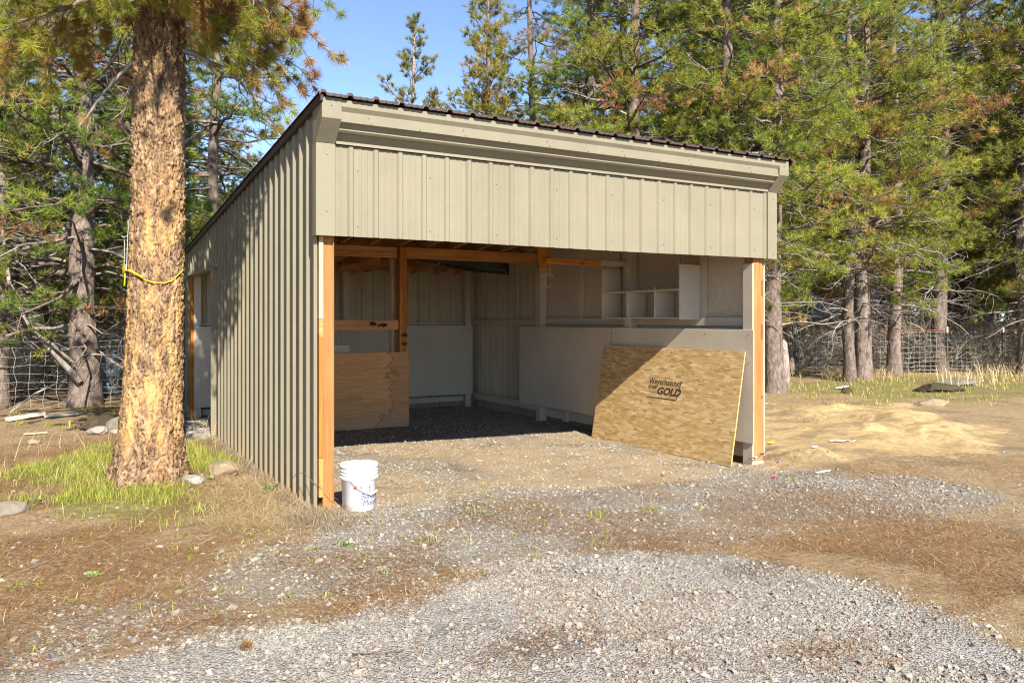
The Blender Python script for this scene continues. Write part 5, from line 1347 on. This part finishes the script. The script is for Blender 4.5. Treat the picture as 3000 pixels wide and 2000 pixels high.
x, y = sample(120000, -2.6, 6.4, -3.0, 0.9, pr, gr_); s = np.minimum(np.exp(gr_.normal(math.log(0.0050), 0.5, len(x))), 0.018); A2 = stones(x, y, s, gr_)
x, y = sample(60000, 3.3, 8.0, -3.2, 0.2, lambda x, y, Y: np.maximum(zone_masks(x, y)[2]*0.5, 0.03*(1-zone_masks(x, y)[5])), gr_); s = np.minimum(np.exp(gr_.normal(math.log(0.0068), 0.45, len(x))), 0.02); A3 = stones(x, y, s, gr_, OCT, OF)
x, y = sample(70000, 0.05, 4.75, -0.4, 6.7, lambda x, y, Y: 0.30+0.25*sstep(0.48, 0.66, fbm(x*1.5, y*1.5, 71, 4))+0.35*sstep(3.4, 4.6, y), gr_); s = np.minimum(np.exp(gr_.normal(math.log(0.0062), 0.45, len(x))), 0.02); A4 = stones(x, y, s, gr_, OCT, OF); A4 = (A4[0], A4[1], np.clip(A4[2]*0.7+0.3, 0, 1))
x, y = sample(9000, -0.9, 0.0, 4.2, 6.8, lambda x, y, Y: zone_masks(x, y)[3], gr_); s = np.exp(gr_.normal(math.log(0.010), 0.35, len(x))); A5 = stones(x, y, s, gr_, OCT, OF)
x, y = sample(2500, -2.8, 0.5, -2.2, 2.5, lambda x, y, Y: 0.5, gr_); s = np.minimum(np.exp(gr_.normal(math.log(0.0075), 0.5, len(x))), 0.02); A6 = stones(x, y, s, gr_)
V, F, Tt = join([A1, A2, A3, A4, A5, A6])
tag(link("gravel", fast_mesh("gravel", V, F, STONE, Tt)), "loose gray crushed gravel on the drive and shed floor", kind="stuff")

def blades(x, y, L, w, rise, rg, tint, bend=0.25, zoff=0.0):
    """flat two-triangle blades lying or standing on the ground"""
    n = len(x); a = rg.uniform(0, 6.28, n); h = np.stack([np.cos(a), np.sin(a), 0*a], 1); sd = np.stack([-np.sin(a), np.cos(a), 0*a], 1)
    el = rise; d = h*np.cos(el)[:, None] + np.array([0, 0, 1])*np.sin(el)[:, None]
    b = np.stack([x, y, ground_z(x, y)+zoff], 1); ww = (w/2)[:, None]*sd
    m_ = b + d*(L*0.55)[:, None]; e = b + d*L[:, None] + h*(L*bend*rg.uniform(0.2, 1, n))[:, None]*np.sin(el)[:, None] - np.array([0, 0, 1])*(L*bend*0.35)[:, None]*np.sin(el)[:, None]
    V = np.stack([b-ww, b+ww, m_+ww*0.8, m_-ww*0.8, e], 1).reshape(-1, 3)
    F = (np.arange(n)[:, None, None]*5 + np.array([(0, 1, 2), (0, 2, 3), (3, 2, 4)])[None]).reshape(-1, 3)
    return V, F, np.repeat(tint, 3)
def m_blade(name, stops, tr_=0.15):
    t = NT(name, 0.7, 0.2); col = t.ramp(t.attr("tint"), stops); t.color(col)
    tr = t.n("ShaderNodeBsdfTranslucent"); t.l(col, tr.inputs[0]); mx = t.n("ShaderNodeMixShader"); mx.inputs[0].default_value = tr_
    t.l(t.b.outputs[0], mx.inputs[1]); t.l(tr.outputs[0], mx.inputs[2]); t.l(mx.outputs[0], t.t.nodes["Material Output"].inputs[0]); return t.m
LITTER = m_blade("dry_needles", [(0.0, (0.06, 0.032, 0.016)), (0.35, (0.21, 0.095, 0.033)), (0.66, (0.36, 0.175, 0.06)), (0.86, (0.46, 0.32, 0.15)), (1.0, (0.60, 0.50, 0.33))], 0.05)
def lit(x, y, Y):
    z = zone_masks(x, y); f = fbm(x*1.3+3, y*1.3, 81, 4)
    return 0.8*np.clip((0.08+1.2*sstep(0.38, 0.64, f))*(1-0.93*z[0])*(1-0.45*z[1])*(1-0.9*np.maximum(z[4], z[5]))*(1-0.6*z[6]), 0, 1)*np.clip(6.0/Y, 0.05, 1)*np.where(x > 4.2, 0.5, 1)
x, y = sample(900000, -4.5, 7.5, -3.6, 5.5, lit, gr_); n = len(x)
k1 = blades(x, y, gr_.uniform(0.03, 0.085, n), gr_.uniform(0.0013, 0.0027, n), np.abs(gr_.normal(0.08, 0.18, n)), gr_, np.clip(gr_.normal(0.50, 0.27, n), 0, 1), zoff=0.006)
x, y = sample(30000, -3.0, 6.0, -4.6, -1.5, lambda x, y, Y: 0.05*zone_masks(x, y)[0]+0.55*sstep(0.55, 0.72, fbm(x*1.8, y*1.8, 83, 3)), gr_); n = len(x)
k2 = blades(x, y, gr_.uniform(0.03, 0.09, n), gr_.uniform(0.0016, 0.003, n), np.abs(gr_.normal(0.06, 0.1, n)), gr_, np.clip(gr_.normal(0.40, 0.15, n), 0, 1), zoff=0.012)
cl = [(0.15, -2.93, 0.22, 420), (1.26, -3.60, 0.14, 300), (-0.45, -2.75, 0.12, 90), (0.7, -2.5, 0.18, 120), (1.5, -2.8, 0.2, 160), (-1.75, -2.05, 0.16, 260)]
x = np.concatenate([gr_.normal(a, r_*1.4, n_) for a, b, r_, n_ in cl]); y = np.concatenate([gr_.normal(b, r_*0.7, n_) for a, b, r_, n_ in cl]); n = len(x)
k3 = blades(x, y, gr_.uniform(0.03, 0.10, n), gr_.uniform(0.0014, 0.0028, n), np.abs(gr_.normal(0.08, 0.14, n)), gr_, np.clip(gr_.normal(0.5, 0.26, n), 0, 1), zoff=0.012)
V, F, Tt = join([k1, k2, k3])
tag(link("needle_litter", fast_mesh("needle_litter", V, F, LITTER, Tt)), "rusty brown fallen pine needles covering the ground", kind="stuff")

GRASSM = m_blade("grass_blade", [(0.0, (0.10, 0.13, 0.02)), (0.4, (0.25, 0.29, 0.045)), (0.75, (0.42, 0.41, 0.09)), (1.0, (0.55, 0.46, 0.18))], 0.3)
def gp(x, y, Y):
    z = zone_masks(x, y)[6]; f = fbm(x*2.1, y*2.1, 91, 3); return np.clip(z*(0.03+1.1*sstep(0.40, 0.62, f)), 0, 1)
x, y = sample(60000, -2.6, 0.0, 0.1, 4.6, gp, gr_); ok = np.hypot(x+1.03, y-1.66) > 0.27; x, y = x[ok], y[ok]; n = len(x)
g1 = blades(x, y, gr_.uniform(0.04, 0.12, n), gr_.uniform(0.0025, 0.005, n), gr_.uniform(0.7, 1.5, n), gr_, np.clip(gr_.normal(0.55, 0.2, n), 0, 1))
def tufts(cs, per, rad_, L0, L1, tint, w=(0.003, 0.006), rise=(0.5, 1.45)):
    xs = np.concatenate([gr_.normal(cx, rad_, per) for cx, cy in cs]); ys = np.concatenate([gr_.normal(cy, rad_, per) for cx, cy in cs]); n = len(xs)
    return blades(xs, ys, gr_.uniform(L0, L1, n), gr_.uniform(*w, n), gr_.uniform(*rise, n), gr_, np.clip(gr_.normal(tint, 0.18, n), 0, 1))
x, y = sample(700, -2.4, 1.6, -1.9, 0.4, lambda x, y, Y: 0.22*(1-zone_masks(x, y)[0]), gr_); g2 = tufts(list(zip(x, y)), 7, 0.022, 0.02, 0.055, 0.45, (0.004, 0.008), (0.2, 1.0))
g3 = tufts([(1.27, -1.06), (1.02, -0.55), (1.75, -1.1), (1.85, -1.0), (2.2, -1.18), (2.28, -1.1), (2.7, -1.25), (1.4, -1.75), (4.3, -0.75), (5.05, -0.15), (0.4, -1.1)], 26, 0.045, 0.03, 0.09, 0.5)
x, y = sample(2600, 5.0, 17, 1.5, 8.5, lambda x, y, Y: 0.12*(1-zone_masks(x, y)[5])*sstep(0.45, 0.6, fbm(x*0.6, y*0.6, 95, 3)), gr_); g4 = tufts(list(zip(x, y)), 12, 0.09, 0.04, 0.13, 0.5, (0.006, 0.012))
x, y = sample(9000, 10, 28, 1.0, 9.0, lambda x, y, Y: 0.07*zone_masks(x, y)[7], gr_); g5 = tufts(list(zip(x, y)), 7, 0.12, 0.05, 0.14, 0.88, (0.008, 0.016))
x, y = sample(120, -3.0, -0.3, 6.0, 9.4, lambda x, y, Y: 0.25, gr_); g6 = tufts(list(zip(x, y)), 16, 0.05, 0.05, 0.18, 0.5, (0.005, 0.009))
V, F, Tt = join([g1, g2, g3, g4, g5, g6])
tag(link("grass", fast_mesh("grass", V, F, GRASSM, Tt)), "fresh green grass and weeds sprouting from the dry ground", kind="stuff")

DRYM = m_blade("dry_grass_blade", [(0.0, (0.26, 0.17, 0.08)), (0.5, (0.50, 0.37, 0.19)), (1.0, (0.72, 0.60, 0.37))], 0.2)
sp_ = lambda x, y, Y: sstep(-0.05, 0.25, poly_sd(x, y, STRAW)+(fbm(x*3, y*3, 97, 3)-0.5)*0.4)
x, y = sample(16000, -1.1, 0.1, -0.6, 1.6, sp_, gr_); n = len(x); d1 = blades(x, y, gr_.uniform(0.08, 0.24, n), gr_.uniform(0.0016, 0.003, n), np.abs(gr_.normal(0.12, 0.16, n)), gr_, np.clip(gr_.normal(0.5, 0.25, n), 0, 1), zoff=0.012)
x, y = sample(1400, -2.6, -0.05, 1.5, 5.0, lambda x, y, Y: 0.20, gr_); n = len(x); d2 = blades(x, y, gr_.uniform(0.15, 0.5, n), gr_.uniform(0.002, 0.0035, n), gr_.uniform(0.3, 1.35, n), gr_, np.clip(gr_.normal(0.75, 0.2, n), 0, 1), 0.5)
x, y = sample(2200, -4.0, 7.0, -2.4, 1.5, lambda x, y, Y: 0.14*(1-zone_masks(x, y)[0])*(1-zone_masks(x, y)[4]), gr_); n = len(x); d3 = blades(x, y, gr_.uniform(0.1, 0.32, n), gr_.uniform(0.0022, 0.004, n), np.abs(gr_.normal(0.04, 0.08, n)), gr_, np.clip(gr_.normal(0.75, 0.2, n), 0, 1), zoff=0.012)
x, y = sample(12000, 15.5, 27, 4.2, 8.2, lambda x, y, Y: sstep(0.38, 0.62, fbm(x*0.5, y*0.8, 99, 3))*0.2, gr_); n = len(x); d4 = blades(x, y, gr_.uniform(0.2, 0.62, n), gr_.uniform(0.008, 0.016, n), gr_.uniform(0.9, 1.5, n), gr_, np.clip(gr_.normal(0.65, 0.22, n), 0, 1), 0.4)
x, y = sample(30000, 4.0, 12, -3.5, 5.0, lambda x, y, Y: 0.22*(1-zone_masks(x, y)[5])*sstep(0.4, 0.65, fbm(x*0.8, y*0.8, 98, 4)), gr_); n = len(x); d5 = blades(x, y, gr_.uniform(0.04, 0.13, n), gr_.uniform(0.0016, 0.0034, n), np.abs(gr_.normal(0.1, 0.2, n)), gr_, np.clip(gr_.normal(0.45, 0.25, n), 0, 1), zoff=0.006)
x, y = sample(9000, 11, 17.5, 6.5, 10.5, lambda x, y, Y: 0.35*sstep(0.42, 0.6, fbm(x*0.7, y*0.7, 96, 3)), gr_); n = len(x); d6 = blades(x, y, gr_.uniform(0.12, 0.45, n), gr_.uniform(0.006, 0.012, n), gr_.uniform(0.3, 1.3, n), gr_, np.clip(gr_.normal(0.35, 0.2, n), 0, 1), 0.5)
V, F, Tt = join([d1, d2, d3, d4, d5, d6])
tag(link("dry_grass", fast_mesh("dry_grass", V, F, DRYM, Tt)), "dry straw colored grass and stalks strewn over the ground", kind="stuff")
# grey dead weeds banked along the foot of the side wall
WEEDM = m_blade("dead_weed", [(0.0, (0.14, 0.105, 0.07)), (0.5, (0.30, 0.235, 0.155)), (1.0, (0.48, 0.38, 0.25))], 0.1)
n = 9000; y = gr_.uniform(-0.25, 4.4, n); x = -0.03 - np.abs(gr_.normal(0, 0.075, n))*(1.25-0.18*y)
w1 = blades(x, y, gr_.uniform(0.02, 0.085, n), gr_.uniform(0.0016, 0.003, n), gr_.uniform(0.05, 1.2, n), gr_, np.clip(gr_.normal(0.5, 0.25, n), 0, 1), 0.4)
n = 3500; x = gr_.normal(-0.06, 0.14, n); y = gr_.normal(-0.15, 0.16, n); ok = (x < 0.02) | (y < 0.02); x, y = x[ok], y[ok]; n = len(x)
w2 = blades(x, y, gr_.uniform(0.03, 0.11, n), gr_.uniform(0.0016, 0.0028, n), gr_.uniform(0.1, 1.2, n), gr_, np.clip(gr_.normal(0.55, 0.25, n), 0, 1), 0.4)
V, F, Tt = join([w1, w2])
tag(link("dead_weeds", fast_mesh("dead_weeds", V, F, WEEDM, Tt)), "gray brown dead weeds along the foot of the ribbed side wall", kind="stuff")
# leafy weeds one can count
def leafy(label, x, y, n, L, group=None):
    rg = np.random.default_rng(int(abs(x*1000)+abs(y*100))); m = MB(); z0 = 0
    for k in range(n):
        a = rg.uniform(0, 6.28); el = rg.uniform(0.15, 1.1); l = L*rg.uniform(0.6, 1.1); h = Vector((math.cos(a)*math.cos(el), math.sin(a)*math.cos(el), math.sin(el))); s_ = Vector((-math.sin(a), math.cos(a), 0))*l*0.16
        b = Vector((rg.normal(0, L*0.3), rg.normal(0, L*0.3), 0)); mid = b+h*l*0.55
        m.add([b, mid+s_, b+h*l+Vector((0, 0, -l*0.18)), mid-s_], [(0, 1, 2, 3)])
    o = m.build("weed", LEAF); o.location = (x, y, gz(x, y)+0.003); return tag(o, label, "weed", group)
LEAF = m_plain("weed_leaf", (0.19, 0.26, 0.085), 0.6, 0.3, 30)
leafy("broad leafed green weed at the foot of the side wall", -0.13, 0.95, 60, 0.085)
leafy("small leafy weed tucked under the tan rock", -0.52, 1.52, 24, 0.05)
leafy("bushy green weed in the grass right of the big pine", -0.33, 2.5, 46, 0.08)
leafy("low gray green weed on the litter near the left gravel", -1.55, -0.82, 22, 0.05)
leafy("pale green weed in the gravel before the shed corner", -0.10, -0.95, 26, 0.055)
leafy("blue green weed left of the big pine's grass", -1.85, 1.38, 30, 0.06)
